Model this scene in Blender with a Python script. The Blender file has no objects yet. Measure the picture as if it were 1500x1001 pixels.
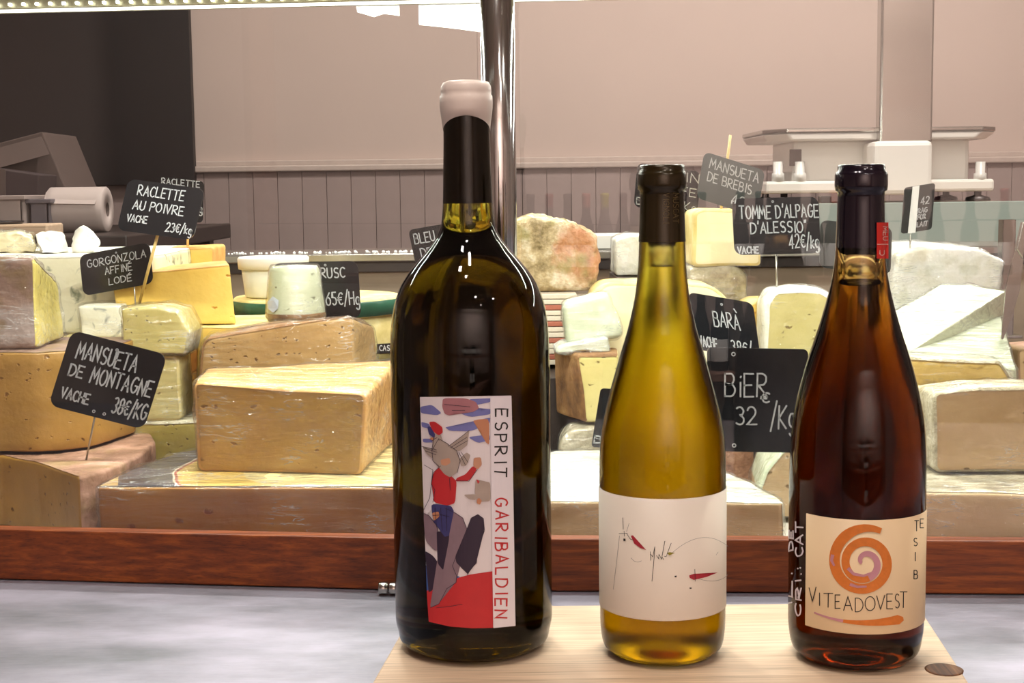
import bpy, bmesh, math, random
from mathutils import Vector, Matrix, noise
random.seed(7)
S = bpy.context.scene
COL = S.collection
R = math.radians

# ------------------------------------------------------------------ camera
F = 2080.0
CAMZ = 0.2965
PITCH = math.atan((500.5 - 280) / F)
ROLL = 0.0122
cam_loc = Vector((0, 0, CAMZ))
fwd = Vector((0, math.cos(PITCH), -math.sin(PITCH)))
r0 = Vector((1, 0, 0)); u0 = r0.cross(fwd)
rgt = r0 * math.cos(ROLL) - u0 * math.sin(ROLL)
upv = r0 * math.sin(ROLL) + u0 * math.cos(ROLL)
cd = bpy.data.cameras.new('camera'); cam = bpy.data.objects.new('camera', cd); COL.objects.link(cam)
cd.sensor_width = 36; cd.lens = F / 1500 * 36; cd.clip_start = 0.02; cd.clip_end = 50
M = Matrix((rgt, upv, -fwd)).transposed().to_4x4(); M.translation = cam_loc
cam.matrix_world = M
cd.dof.use_dof = False
S.camera = cam

# ------------------------------------------------------------------ world, lights, exposure
w = bpy.data.worlds.new('world'); S.world = w; w.use_nodes = True
w.node_tree.nodes['Background'].inputs[0].default_value = (0.62, 0.56, 0.54, 1)
w.node_tree.nodes['Background'].inputs[1].default_value = 0.05
S.view_settings.view_transform = 'Standard'
try: S.view_settings.look = 'None'
except Exception: pass
S.view_settings.gamma = 1.0; S.view_settings.exposure = 0.14; S.view_settings.use_curve_mapping = False

def area(name, loc, rot, sx, sy, power, col):
    d = bpy.data.lights.new(name, 'AREA'); d.shape = 'RECTANGLE'; d.size = sx; d.size_y = sy
    d.energy = power; d.color = col
    o = bpy.data.objects.new(name, d); COL.objects.link(o); o.location = loc; o.rotation_euler = rot
    return o
WARM = (1.0, 0.92, 0.83)
LED = (0.98, 1.0, 0.90)
area('case_rear_led_light', (0.5, 1.80, 0.545), (R(-10), 0, 0), 2.2, 0.03, 8.0, LED)
CEIL = [(-0.30, 0.55, 3.2, 'over the counter, left of the other two'), (0.02, 0.62, 3.2, 'over the counter, middle of three'), (-0.10, 0.25, 3.0, 'over the counter, nearest the customers'),
        (0.4, -0.9, 5.0, 'on the customer side, middle'), (0.9, -1.6, 6.0, 'on the customer side, nearest the wine shelves'), (1.5, -0.7, 6.0, 'on the customer side, far right'),
        (0.9, 1.95, 24.0, 'above the shop scale'), (-0.35, 2.2, 17.0, 'above the middle of the back wall')]
for i, (x, y, p, _) in enumerate(CEIL):
    area('ceiling_lamp_light', (x, y, 1.69), (0, 0, 0), 0.09, 0.09, p, WARM)
area('added_shelf_wash', (0.45, -2.15, 1.55), (R(-42), 0, 0), 1.7, 0.04, 125, (1.0, 0.89, 0.83))  # added light without a fitting, brightens the mirrored wall and shelves
STRIPW = 5.0
S.cycles.max_bounces = 14; S.cycles.transmission_bounces = 14; S.cycles.transparent_max_bounces = 24
S.cycles.caustics_reflective = False; S.cycles.caustics_refractive = False
S.cycles.sample_clamp_indirect = 4

# ------------------------------------------------------------------ helpers
def ray(px, py):
    return fwd + rgt * ((px - 750) / F) + upv * (-(py - 500.5) / F)
def P(px, py, Y):
    d = ray(px, py); return cam_loc + d * (Y / d.y)
def Q(px, py, z):                       # where the sight line meets the level z
    d = ray(px, py); return cam_loc + d * ((z - CAMZ) / d.z)
def Zp(px, Y, z):                       # point in direction px, depth Y, level z
    py = 280 + (CAMZ - z) * F / Y
    p = P(px, py, Y); p.z = z; return p

def link(o, parent=None):
    COL.objects.link(o)
    if parent is not None:
        o.parent = parent; o.location = o.location - ORG[parent.name]
    return o
ORG = {}                                # where each parent stands in the room
def tag(o, label=None, cat=None, group=None, kind=None):
    if label: o['label'] = label
    if cat: o['category'] = cat
    if group: o['group'] = group
    if kind: o['kind'] = kind
    return o
def empty(name, loc, label=None, cat=None, group=None, kind=None, parent=None):
    o = bpy.data.objects.new(name, None); o.location = loc; o.empty_display_size = 0.02
    link(o, parent); tag(o, label, cat, group, kind); ORG[o.name] = Vector(loc)
    return o
def mesh(name, verts, faces, mats, parent=None, smooth=False, fm=None, origin=None):
    me = bpy.data.meshes.new(name)
    verts = [Vector(v) for v in verts]
    og = Vector(origin) if origin is not None else Vector((0, 0, 0))
    me.from_pydata([v - og for v in verts], [], faces)
    if not isinstance(mats, (list, tuple)): mats = [mats]
    for m in mats: me.materials.append(m)
    if fm:
        for p, i in zip(me.polygons, fm): p.material_index = i
    if smooth:
        for p in me.polygons: p.use_smooth = True
    me.update()
    o = bpy.data.objects.new(name, me)
    o.location = og; link(o, parent); ORG[o.name] = og
    return o
def from_bm(name, bm, mats, parent=None, smooth=False, angle=None):
    bmesh.ops.recalc_face_normals(bm, faces=bm.faces)
    vs = [v.co.copy() for v in bm.verts]; bm.verts.index_update()
    fs = [[v.index for v in f.verts] for f in bm.faces]; fm = [f.material_index for f in bm.faces]
    bm.free()
    c = sum(vs, Vector()) / len(vs); c.z = min(v.z for v in vs)
    o = mesh(name, vs, fs, mats, parent, smooth, fm, c)
    return o
def add_box(bm, c, s, rot=None, bev=0.0, seg=2, mi=0):
    r = bmesh.ops.create_cube(bm, size=1.0)
    vs = r['verts']
    m = Matrix.Translation(Vector(c)) @ (rot.to_4x4() if rot is not None else Matrix.Identity(4)) @ Matrix.Diagonal((s[0], s[1], s[2], 1))
    bmesh.ops.transform(bm, matrix=m, verts=vs)
    fs = list({f for v in vs for f in v.link_faces})
    for f in fs: f.material_index = mi
    if bev > 0:
        es = list({e for v in vs for e in v.link_edges})
        bmesh.ops.bevel(bm, geom=es, offset=bev, segments=seg, profile=0.5, affect='EDGES')
def box(name, x0, x1, y0, y1, z0, z1, m, parent=None, bev=0.002, smooth=False):
    bm = bmesh.new(); add_box(bm, ((x0 + x1) / 2, (y0 + y1) / 2, (z0 + z1) / 2), (x1 - x0, y1 - y0, z1 - z0), bev=bev)
    return from_bm(name, bm, m, parent, smooth)
def prism(name, top, bottom, m, parent=None, bev=0.0):
    bm = bmesh.new(); n = len(top)
    a = [bm.verts.new(p) for p in top]; b = [bm.verts.new(p) for p in bottom]
    bm.faces.new(a); bm.faces.new(list(reversed(b)))
    for i in range(n):
        bm.faces.new((a[i], b[i], b[(i + 1) % n], a[(i + 1) % n]))
    if bev > 0: bmesh.ops.bevel(bm, geom=list(bm.edges), offset=bev, segments=2, profile=0.5, affect='EDGES')
    return from_bm(name, bm, m, parent)
def lathe(name, prof, c, m, parent=None, n=64, ax='Z', arc=None, close=True):
    vs, fs = [], []
    for (r, z) in prof:
        for k in range(n):
            a = 2 * math.pi * k / n
            vs.append(Vector((r * math.cos(a), r * math.sin(a), z)))
    for i in range(len(prof) - 1):
        for k in range(n):
            a = i * n + k; b = i * n + (k + 1) % n
            fs.append((a, b, b + n, a + n))
    bm = bmesh.new(); bv = [bm.verts.new(v) for v in vs]
    for f in fs:
        try: bm.faces.new([bv[i] for i in f])
        except ValueError: pass
    if close:
        for idx in (0, len(prof) - 1):
            if prof[idx][0] > 1e-6: bm.faces.new([bv[idx * n + k] for k in range(n)])
    bmesh.ops.remove_doubles(bm, verts=bm.verts, dist=1e-6)
    rot = Matrix.Identity(4)
    if ax == 'X': rot = Matrix.Rotation(R(90), 4, 'Y')
    if ax == 'Y': rot = Matrix.Rotation(R(-90), 4, 'X')
    bmesh.ops.transform(bm, matrix=Matrix.Translation(Vector(c)) @ rot, verts=bm.verts)
    return from_bm(name, bm, m, parent, True)
def tube(name, pts, r, m, parent=None, n=10, r1=None):
    vs, fs = [], []
    pts = [Vector(p) for p in pts]; L = len(pts)
    for i, p in enumerate(pts):
        d = (pts[min(i + 1, L - 1)] - pts[max(i - 1, 0)]).normalized()
        a = d.cross(Vector((0, 1, 0.01))).normalized(); b = d.cross(a)
        rr = r if r1 is None else r + (r1 - r) * i / (L - 1)
        for k in range(n):
            t = 2 * math.pi * k / n
            vs.append(p + a * rr * math.cos(t) + b * rr * math.sin(t))
    for i in range(L - 1):
        for k in range(n):
            fs.append((i * n + k, i * n + (k + 1) % n, (i + 1) * n + (k + 1) % n, (i + 1) * n + k))
    fs.append(tuple(range(n))[::-1]); fs.append(tuple((L - 1) * n + k for k in range(n)))
    return mesh(name, vs, fs, m, parent, True, None, pts[-1])

# ------------------------------------------------------------------ materials
def srgb(r, g, b):
    f = lambda c: (c / 255 / 12.92) if c / 255 <= 0.04045 else ((c / 255 + 0.055) / 1.055) ** 2.4
    return (f(r), f(g), f(b), 1)
def newmat(name):
    m = bpy.data.materials.new(name); m.use_nodes = True
    nt = m.node_tree; b = nt.nodes['Principled BSDF']
    return m, nt, b
def plain(name, col, rough=0.5, metal=0.0, noise_amt=0.06, nscale=60, bump=0.0, emit=None, coat=0.0, spec=0.5):
    m, nt, b = newmat(name); N = nt.nodes.new; Lk = nt.links.new
    tc = N('ShaderNodeTexCoord'); nz = N('ShaderNodeTexNoise'); nz.inputs['Scale'].default_value = nscale
    nz.inputs['Detail'].default_value = 4
    Lk(tc.outputs['Object'], nz.inputs['Vector'])
    mx = N('ShaderNodeMix'); mx.data_type = 'RGBA'
    c2 = tuple(max(0, c * (1 - noise_amt * 3)) for c in col[:3]) + (1,)
    c1 = tuple(min(1, c * (1 + noise_amt)) for c in col[:3]) + (1,)
    mx.inputs[6].default_value = c1; mx.inputs[7].default_value = c2
    Lk(nz.outputs[0], mx.inputs[0]); Lk(mx.outputs[2], b.inputs['Base Color'])
    b.inputs['Roughness'].default_value = rough; b.inputs['Metallic'].default_value = metal
    b.inputs['Coat Weight'].default_value = coat; b.inputs['Specular IOR Level'].default_value = spec
    if bump > 0:
        bp = N('ShaderNodeBump'); bp.inputs['Strength'].default_value = bump; bp.inputs['Distance'].default_value = 0.002
        Lk(nz.outputs[0], bp.inputs['Height']); Lk(bp.outputs[0], b.inputs['Normal'])
    if emit:
        b.inputs['Emission Color'].default_value = col; b.inputs['Emission Strength'].default_value = emit
    return m
def paste(name, c1, c2, holes=0.0, hole_col=None, rough=0.42, hs=55, veins=None):
    m, nt, b = newmat(name); N = nt.nodes.new; Lk = nt.links.new
    tc = N('ShaderNodeTexCoord')
    nz = N('ShaderNodeTexNoise'); nz.inputs['Scale'].default_value = 14; nz.inputs['Detail'].default_value = 5; nz.inputs['Roughness'].default_value = 0.6
    Lk(tc.outputs['Object'], nz.inputs['Vector'])
    rp = N('ShaderNodeValToRGB'); rp.color_ramp.elements[0].position = 0.33; rp.color_ramp.elements[1].position = 0.68
    rp.color_ramp.elements[0].color = c1; rp.color_ramp.elements[1].color = c2
    Lk(nz.outputs[0], rp.inputs[0])
    col = rp.outputs[0]
    bp = N('ShaderNodeBump'); bp.inputs['Strength'].default_value = 0.35; bp.inputs['Distance'].default_value = 0.0012
    n2 = N('ShaderNodeTexNoise'); n2.inputs['Scale'].default_value = 160; n2.inputs['Detail'].default_value = 3
    Lk(tc.outputs['Object'], n2.inputs['Vector'])
    hgt = n2.outputs[0]
    if holes > 0:
        mp = N('ShaderNodeMapping'); mp.inputs['Scale'].default_value = (1, 1, 1.7)
        Lk(tc.outputs['Object'], mp.inputs[0])
        nd = N('ShaderNodeVectorMath'); nd.operation = 'MULTIPLY_ADD'
        nd.inputs[1].default_value = (0.012, 0.012, 0.012); Lk(n2.outputs[1], nd.inputs[0]); Lk(mp.outputs[0], nd.inputs[2])
        vo = N('ShaderNodeTexVoronoi'); vo.inputs['Scale'].default_value = hs; vo.inputs['Randomness'].default_value = 1.0
        Lk(nd.outputs[0], vo.inputs['Vector'])
        sp = N('ShaderNodeSeparateColor'); Lk(vo.outputs['Color'], sp.inputs[0])
        gt = N('ShaderNodeMath'); gt.operation = 'LESS_THAN'; gt.inputs[1].default_value = holes; Lk(sp.outputs[0], gt.inputs[0])
        mr = N('ShaderNodeMapRange'); mr.inputs[1].default_value = 0.10; mr.inputs[2].default_value = 0.19
        mr.inputs[3].default_value = 1.0; mr.inputs[4].default_value = 0.0; Lk(vo.outputs['Distance'], mr.inputs[0])
        mu = N('ShaderNodeMath'); mu.operation = 'MULTIPLY'; Lk(gt.outputs[0], mu.inputs[0]); Lk(mr.outputs[0], mu.inputs[1])
        mx = N('ShaderNodeMix'); mx.data_type = 'RGBA'; Lk(mu.outputs[0], mx.inputs[0]); Lk(col, mx.inputs[6])
        mx.inputs[7].default_value = hole_col or tuple(c * 0.3 for c in c1[:3]) + (1,)
        col = mx.outputs[2]
        sb = N('ShaderNodeMath'); sb.operation = 'MULTIPLY_ADD'; sb.inputs[1].default_value = -3.0
        Lk(mu.outputs[0], sb.inputs[0]); Lk(n2.outputs[0], sb.inputs[2]); hgt = sb.outputs[0]
    if veins:
        nv = N('ShaderNodeTexNoise'); nv.inputs['Scale'].default_value = 45; nv.inputs['Detail'].default_value = 6; nv.inputs['Distortion'].default_value = 1.2
        Lk(tc.outputs['Object'], nv.inputs['Vector'])
        r2 = N('ShaderNodeValToRGB'); r2.color_ramp.elements[0].position = 0.56; r2.color_ramp.elements[1].position = 0.68
        Lk(nv.outputs[0], r2.inputs[0])
        mx = N('ShaderNodeMix'); mx.data_type = 'RGBA'; Lk(r2.outputs[0], mx.inputs[0]); Lk(col, mx.inputs[6]); mx.inputs[7].default_value = veins
        col = mx.outputs[2]
    Lk(hgt, bp.inputs['Height']); Lk(bp.outputs[0], b.inputs['Normal']); Lk(col, b.inputs['Base Color'])
    b.inputs['Roughness'].default_value = rough
    b.inputs['Subsurface Weight'].default_value = 0.0
    return m
def rindm(name, c1, c2, c3, scale=30, bump=0.6, rough=0.75, c4=None, c5=None):
    m, nt, b = newmat(name); N = nt.nodes.new; Lk = nt.links.new
    tc = N('ShaderNodeTexCoord')
    nz = N('ShaderNodeTexNoise'); nz.inputs['Scale'].default_value = scale; nz.inputs['Detail'].default_value = 8; nz.inputs['Roughness'].default_value = 0.65
    Lk(tc.outputs['Object'], nz.inputs['Vector'])
    rp = N('ShaderNodeValToRGB'); e = rp.color_ramp.elements
    e[0].position = 0.34; e[0].color = c1; e[1].position = 0.66; e[1].color = c3; k = e.new(0.5); k.color = c2
    Lk(nz.outputs[0], rp.inputs[0]); last = rp.outputs[0]
    for cc, sc_, of in ((c4, 16, 0), (c5, 24, 5)):
        if cc is None: continue
        q = N('ShaderNodeVectorMath'); q.operation = 'ADD'; q.inputs[1].default_value = (of, of, of); Lk(tc.outputs['Object'], q.inputs[0])
        n4 = N('ShaderNodeTexNoise'); n4.inputs['Scale'].default_value = sc_; n4.inputs['Detail'].default_value = 6; Lk(q.outputs[0], n4.inputs['Vector'])
        m4 = N('ShaderNodeMapRange'); m4.inputs[1].default_value = 0.53; m4.inputs[2].default_value = 0.62; m4.inputs[4].default_value = 0.75; Lk(n4.outputs[0], m4.inputs[0])
        x4 = N('ShaderNodeMix'); x4.data_type = 'RGBA'; Lk(m4.outputs[0], x4.inputs[0]); Lk(last, x4.inputs[6]); x4.inputs[7].default_value = cc; last = x4.outputs[2]
    Lk(last, b.inputs['Base Color'])
    bp = N('ShaderNodeBump'); bp.inputs['Strength'].default_value = bump; bp.inputs['Distance'].default_value = 0.003
    n2 = N('ShaderNodeTexNoise'); n2.inputs['Scale'].default_value = scale * 5; n2.inputs['Detail'].default_value = 6
    Lk(tc.outputs['Object'], n2.inputs['Vector']); Lk(n2.outputs[0], bp.inputs['Height']); Lk(bp.outputs[0], b.inputs['Normal'])
    b.inputs['Roughness'].default_value = rough
    return m
def filmm(name, milk=0.10, ang=0.4, gl=0.10, crease=0.5):
    """cling film: clear, with a weak sheen, creased in one direction"""
    m, nt, b = newmat(name); N = nt.nodes.new; Lk = nt.links.new
    nt.nodes.remove(b); out = nt.nodes['Material Output']
    tc = N('ShaderNodeTexCoord'); mp = N('ShaderNodeMapping'); mp.inputs['Rotation'].default_value = (0.3, ang, 0.5)
    mp.inputs['Scale'].default_value = (9, 40, 80)
    Lk(tc.outputs['Object'], mp.inputs[0])
    nz = N('ShaderNodeTexNoise'); nz.inputs['Scale'].default_value = 1.8; nz.inputs['Detail'].default_value = 5; nz.inputs['Distortion'].default_value = 0.9
    Lk(mp.outputs[0], nz.inputs['Vector'])
    n3 = N('ShaderNodeTexNoise'); n3.inputs['Scale'].default_value = 22; n3.inputs['Detail'].default_value = 2; Lk(tc.outputs['Object'], n3.inputs['Vector'])
    ad = N('ShaderNodeMath'); ad.operation = 'ADD'; Lk(nz.outputs[0], ad.inputs[0]); Lk(n3.outputs[0], ad.inputs[1])
    bp = N('ShaderNodeBump'); bp.inputs['Strength'].default_value = 0.9; bp.inputs['Distance'].default_value = 0.004
    Lk(ad.outputs[0], bp.inputs['Height'])
    tr = N('ShaderNodeBsdfTransparent'); g = N('ShaderNodeBsdfGlossy'); g.inputs['Roughness'].default_value = 0.09
    Lk(bp.outputs[0], g.inputs['Normal'])
    lw = N('ShaderNodeLayerWeight'); lw.inputs['Blend'].default_value = 0.5; Lk(bp.outputs[0], lw.inputs['Normal'])
    pw = N('ShaderNodeMath'); pw.operation = 'POWER'; pw.inputs[1].default_value = 4; Lk(lw.outputs['Facing'], pw.inputs[0])
    ma = N('ShaderNodeMath'); ma.operation = 'MULTIPLY_ADD'; ma.inputs[1].default_value = 0.6; ma.inputs[2].default_value = gl; Lk(pw.outputs[0], ma.inputs[0])
    mx = N('ShaderNodeMixShader'); Lk(ma.outputs[0], mx.inputs[0]); Lk(tr.outputs[0], mx.inputs[1]); Lk(g.outputs[0], mx.inputs[2])
    df = N('ShaderNodeBsdfDiffuse'); df.inputs[0].default_value = (0.88, 0.90, 0.90, 1); Lk(bp.outputs[0], df.inputs['Normal'])
    def line(src, w, lo):
        sb = N('ShaderNodeMath'); sb.operation = 'SUBTRACT'; sb.inputs[1].default_value = lo; Lk(src, sb.inputs[0])
        ab = N('ShaderNodeMath'); ab.operation = 'ABSOLUTE'; Lk(sb.outputs[0], ab.inputs[0])
        mr = N('ShaderNodeMapRange'); mr.inputs[1].default_value = 0.0; mr.inputs[2].default_value = w; mr.inputs[3].default_value = 1.0; mr.inputs[4].default_value = 0.0
        Lk(ab.outputs[0], mr.inputs[0]); return mr.outputs[0]
    l1 = line(nz.outputs[0], 0.016, 0.5); l2 = line(nz.outputs[0], 0.010, 0.6)
    mxl = N('ShaderNodeMath'); mxl.operation = 'MAXIMUM'; Lk(l1, mxl.inputs[0]); Lk(l2, mxl.inputs[1])
    nm = N('ShaderNodeTexNoise'); nm.inputs['Scale'].default_value = 26; nm.inputs['Detail'].default_value = 1; Lk(tc.outputs['Object'], nm.inputs['Vector'])
    mk = N('ShaderNodeMapRange'); mk.inputs[1].default_value = 0.5; mk.inputs[2].default_value = 0.62; mk.inputs[3].default_value = 0.0; mk.inputs[4].default_value = crease; Lk(nm.outputs[0], mk.inputs[0])
    r0_ = N('ShaderNodeMath'); r0_.operation = 'MULTIPLY_ADD'; r0_.inputs[2].default_value = milk; Lk(mxl.outputs[0], r0_.inputs[0]); Lk(mk.outputs[0], r0_.inputs[1])
    r = r0_
    m2 = N('ShaderNodeMixShader'); Lk(r.outputs[0], m2.inputs[0]); Lk(mx.outputs[0], m2.inputs[1]); Lk(df.outputs[0], m2.inputs[2])
    Lk(m2.outputs[0], out.inputs[0])
    return m
def panem(name):
    m, nt, b = newmat(name); N = nt.nodes.new; Lk = nt.links.new
    nt.nodes.remove(b); out = nt.nodes['Material Output']
    tr = N('ShaderNodeBsdfTransparent'); tr.inputs[0].default_value = (0.985, 0.995, 0.99, 1)
    g = N('ShaderNodeBsdfGlossy'); g.inputs['Roughness'].default_value = 0.0
    lw = N('ShaderNodeLayerWeight'); pw = N('ShaderNodeMath'); pw.operation = 'POWER'; pw.inputs[1].default_value = 5; Lk(lw.outputs['Facing'], pw.inputs[0])
    ma = N('ShaderNodeMath'); ma.operation = 'MULTIPLY_ADD'; ma.inputs[1].default_value = 0.5; ma.inputs[2].default_value = 0.045; Lk(pw.outputs[0], ma.inputs[0])
    mx = N('ShaderNodeMixShader'); Lk(ma.outputs[0], mx.inputs[0]); Lk(tr.outputs[0], mx.inputs[1]); Lk(g.outputs[0], mx.inputs[2])
    Lk(mx.outputs[0], out.inputs[0])
    return m
def winem(name, sig, ior=1.45, rough=0.0):
    """tinted bottle glass filled with wine: refraction plus absorption per metre"""
    m, nt, b = newmat(name); N = nt.nodes.new; Lk = nt.links.new
    nt.nodes.remove(b); out = nt.nodes['Material Output']
    tc = N('ShaderNodeTexCoord'); nz = N('ShaderNodeTexNoise'); nz.inputs['Scale'].default_value = 18; Lk(tc.outputs['Object'], nz.inputs['Vector'])
    bp = N('ShaderNodeBump'); bp.inputs['Strength'].default_value = 0.05; bp.inputs['Distance'].default_value = 0.004
    Lk(nz.outputs[0], bp.inputs['Height'])
    rf = N('ShaderNodeBsdfRefraction'); rf.inputs['IOR'].default_value = ior; rf.inputs['Roughness'].default_value = rough; Lk(bp.outputs[0], rf.inputs['Normal'])
    gl = N('ShaderNodeBsdfGlossy'); gl.inputs['Roughness'].default_value = 0.02; Lk(bp.outputs[0], gl.inputs['Normal'])
    fr = N('ShaderNodeFresnel'); fr.inputs['IOR'].default_value = ior
    g = N('ShaderNodeMixShader'); Lk(fr.outputs[0], g.inputs[0]); Lk(rf.outputs[0], g.inputs[1]); Lk(gl.outputs[0], g.inputs[2])
    Lk(g.outputs[0], out.inputs[0])
    va = N('ShaderNodeVolumeAbsorption'); d = max(sig) * 1.02
    va.inputs['Density'].default_value = d; va.inputs[0].default_value = tuple(1 - s / d for s in sig) + (1,)
    Lk(va.outputs[0], out.inputs['Volume'])
    return m
def woodm(name, c1, c2, c3, axis=0, sc=1.0, rough=0.4, coat=0.0, cross=1.0):
    m, nt, b = newmat(name); N = nt.nodes.new; Lk = nt.links.new
    tc = N('ShaderNodeTexCoord'); mp = N('ShaderNodeMapping')
    s = [90 * sc * cross] * 3; s[axis] = 4 * sc; mp.inputs['Scale'].default_value = s
    Lk(tc.outputs['Object'], mp.inputs[0])
    nz = N('ShaderNodeTexNoise'); nz.inputs['Scale'].default_value = 1.0; nz.inputs['Detail'].default_value = 6; nz.inputs['Distortion'].default_value = 0.4
    Lk(mp.outputs[0], nz.inputs['Vector'])
    rp = N('ShaderNodeValToRGB'); e = rp.color_ramp.elements
    e[0].position = 0.3; e[0].color = c1; e[1].position = 0.72; e[1].color = c3; k = e.new(0.5); k.color = c2
    Lk(nz.outputs[0], rp.inputs[0])
    mp2 = N('ShaderNodeMapping'); s2 = [500 * sc * cross] * 3; s2[axis] = 18 * sc; mp2.inputs['Scale'].default_value = s2
    Lk(tc.outputs['Object'], mp2.inputs[0])
    n2 = N('ShaderNodeTexNoise'); n2.inputs['Scale'].default_value = 1; n2.inputs['Detail'].default_value = 3; Lk(mp2.outputs[0], n2.inputs['Vector'])
    r2 = N('ShaderNodeValToRGB'); r2.color_ramp.elements[0].position = 0.3; r2.color_ramp.elements[1].position = 0.5
    r2.color_ramp.elements[0].color = (0.55, 0.55, 0.55, 1); Lk(n2.outputs[0], r2.inputs[0])
    mx = N('ShaderNodeMix'); mx.data_type = 'RGBA'; mx.blend_type = 'MULTIPLY'; mx.inputs[0].default_value = 0.75
    Lk(rp.outputs[0], mx.inputs[6]); Lk(r2.outputs[0], mx.inputs[7]); Lk(mx.outputs[2], b.inputs['Base Color'])
    bp = N('ShaderNodeBump'); bp.inputs['Strength'].default_value = 0.2; bp.inputs['Distance'].default_value = 0.0006
    Lk(n2.outputs[0], bp.inputs['Height']); Lk(bp.outputs[0], b.inputs['Normal'])
    b.inputs['Roughness'].default_value = rough; b.inputs['Coat Weight'].default_value = coat
    return m
def zincm(name):
    m, nt, b = newmat(name); N = nt.nodes.new; Lk = nt.links.new
    tc = N('ShaderNodeTexCoord')
    nz = N('ShaderNodeTexNoise'); nz.inputs['Scale'].default_value = 9; nz.inputs['Detail'].default_value = 7; nz.inputs['Roughness'].default_value = 0.6
    mp = N('ShaderNodeMapping'); mp.inputs['Scale'].default_value = (0.7, 1.4, 1); mp.inputs['Rotation'].default_value = (0, 0, 0.5)
    Lk(tc.outputs['Object'], mp.inputs[0]); Lk(mp.outputs[0], nz.inputs['Vector'])
    rp = N('ShaderNodeValToRGB'); e = rp.color_ramp.elements; e[0].position = 0.32; e[1].position = 0.7
    e[0].color = srgb(118, 120, 128); e[1].color = srgb(182, 178, 196)
    Lk(nz.outputs[0], rp.inputs[0]); Lk(rp.outputs[0], b.inputs['Base Color'])
    # fine diagonal wiping scratches
    m2 = N('ShaderNodeMapping'); m2.inputs['Rotation'].default_value = (0, 0, -0.5); m2.inputs['Scale'].default_value = (25, 420, 1)
    Lk(tc.outputs['Object'], m2.inputs[0])
    n2 = N('ShaderNodeTexNoise'); n2.inputs['Scale'].default_value = 1; n2.inputs['Detail'].default_value = 4; Lk(m2.outputs[0], n2.inputs['Vector'])
    mr = N('ShaderNodeMapRange'); mr.inputs[3].default_value = 0.34; mr.inputs[4].default_value = 0.58; Lk(n2.outputs[0], mr.inputs[0])
    Lk(mr.outputs[0], b.inputs['Roughness'])
    bp = N('ShaderNodeBump'); bp.inputs['Strength'].default_value = 0.12; bp.inputs['Distance'].default_value = 0.001
    Lk(n2.outputs[0], bp.inputs['Height']); Lk(bp.outputs[0], b.inputs['Normal'])
    b.inputs['Metallic'].default_value = 0.55
    return m

M_zinc = zincm('worn zinc')
M_rail = woodm('varnished red wood', srgb(94, 40, 8), srgb(122, 55, 12), srgb(156, 80, 26), 0, 1.3, 0.5, 0.0, 2.2)
M_board = woodm('pale beech', srgb(206, 176, 146), srgb(218, 190, 162), srgb(230, 204, 176), 0, 1.0, 0.5, 0.0, 2.0)
M_knot = woodm('knot wood', srgb(60, 34, 18), srgb(98, 60, 34), srgb(140, 96, 60), 1, 3, 0.6)
M_steel = plain('brushed steel', srgb(190, 188, 182), 0.22, 1.0, 0.03, 200)
M_chrome = plain('polished steel', srgb(200, 200, 200), 0.12, 1.0, 0.02, 100)
M_darkmetal = plain('dark metal', srgb(70, 66, 66), 0.4, 0.8)
M_pane = panem('clear pane')
M_slate = plain('black plate', srgb(26, 28, 32), 0.16, 0, 0.12, 80, 0.0)
M_chalk = plain('chalk marker', srgb(190, 192, 196), 0.8, 0, 0.25, 900)
M_chalkdim = plain('faded chalk marker', srgb(138, 140, 144), 0.8, 0, 0.3, 900)
M_pick = plain('bamboo', srgb(226, 196, 130), 0.5, 0, 0.1, 200)
M_wire = plain('steel wire', srgb(190, 186, 176), 0.3, 0.9)
M_wallp = plain('greige paint', srgb(190, 172, 164), 0.7, 0, 0.02, 6)
M_plank = plain('mauve grey planks', srgb(150, 133, 130), 0.55, 0, 0.04, 30)
M_plankgap = plain('plank gap', srgb(128, 112, 110), 0.8)
M_blackwall = plain('blackboard paint', srgb(30, 27, 29), 0.5, 0, 0.15, 20)
M_white = plain('white plastic', srgb(226, 222, 216), 0.35, 0, 0.01, 60)
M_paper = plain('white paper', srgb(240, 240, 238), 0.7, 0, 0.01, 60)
M_card = plain('grey cardboard', srgb(92, 78, 74), 0.8, 0, 0.06, 40)
M_carddark = plain('dark cardboard', srgb(62, 50, 52), 0.8, 0, 0.06, 40)
M_teal = plain('frosted green glass panel', srgb(150, 164, 158), 0.25, 0, 0.04, 12)
M_brownwood = woodm('brown shelf wood', srgb(120, 84, 70), srgb(150, 112, 96), srgb(170, 130, 112), 0, 0.6, 0.5)
M_darkshelf = plain('dark panel', srgb(48, 38, 36), 0.5)
M_beige = plain('beige panel', srgb(150, 132, 112), 0.6)
M_tray = plain('white tray', srgb(205, 200, 190), 0.5)
M_floor = plain('floor tiles', srgb(110, 96, 88), 0.5, 0, 0.1, 8)
M_ceil = plain('ceiling paint', srgb(210, 200, 192), 0.8, 0, 0.02, 5)

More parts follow.
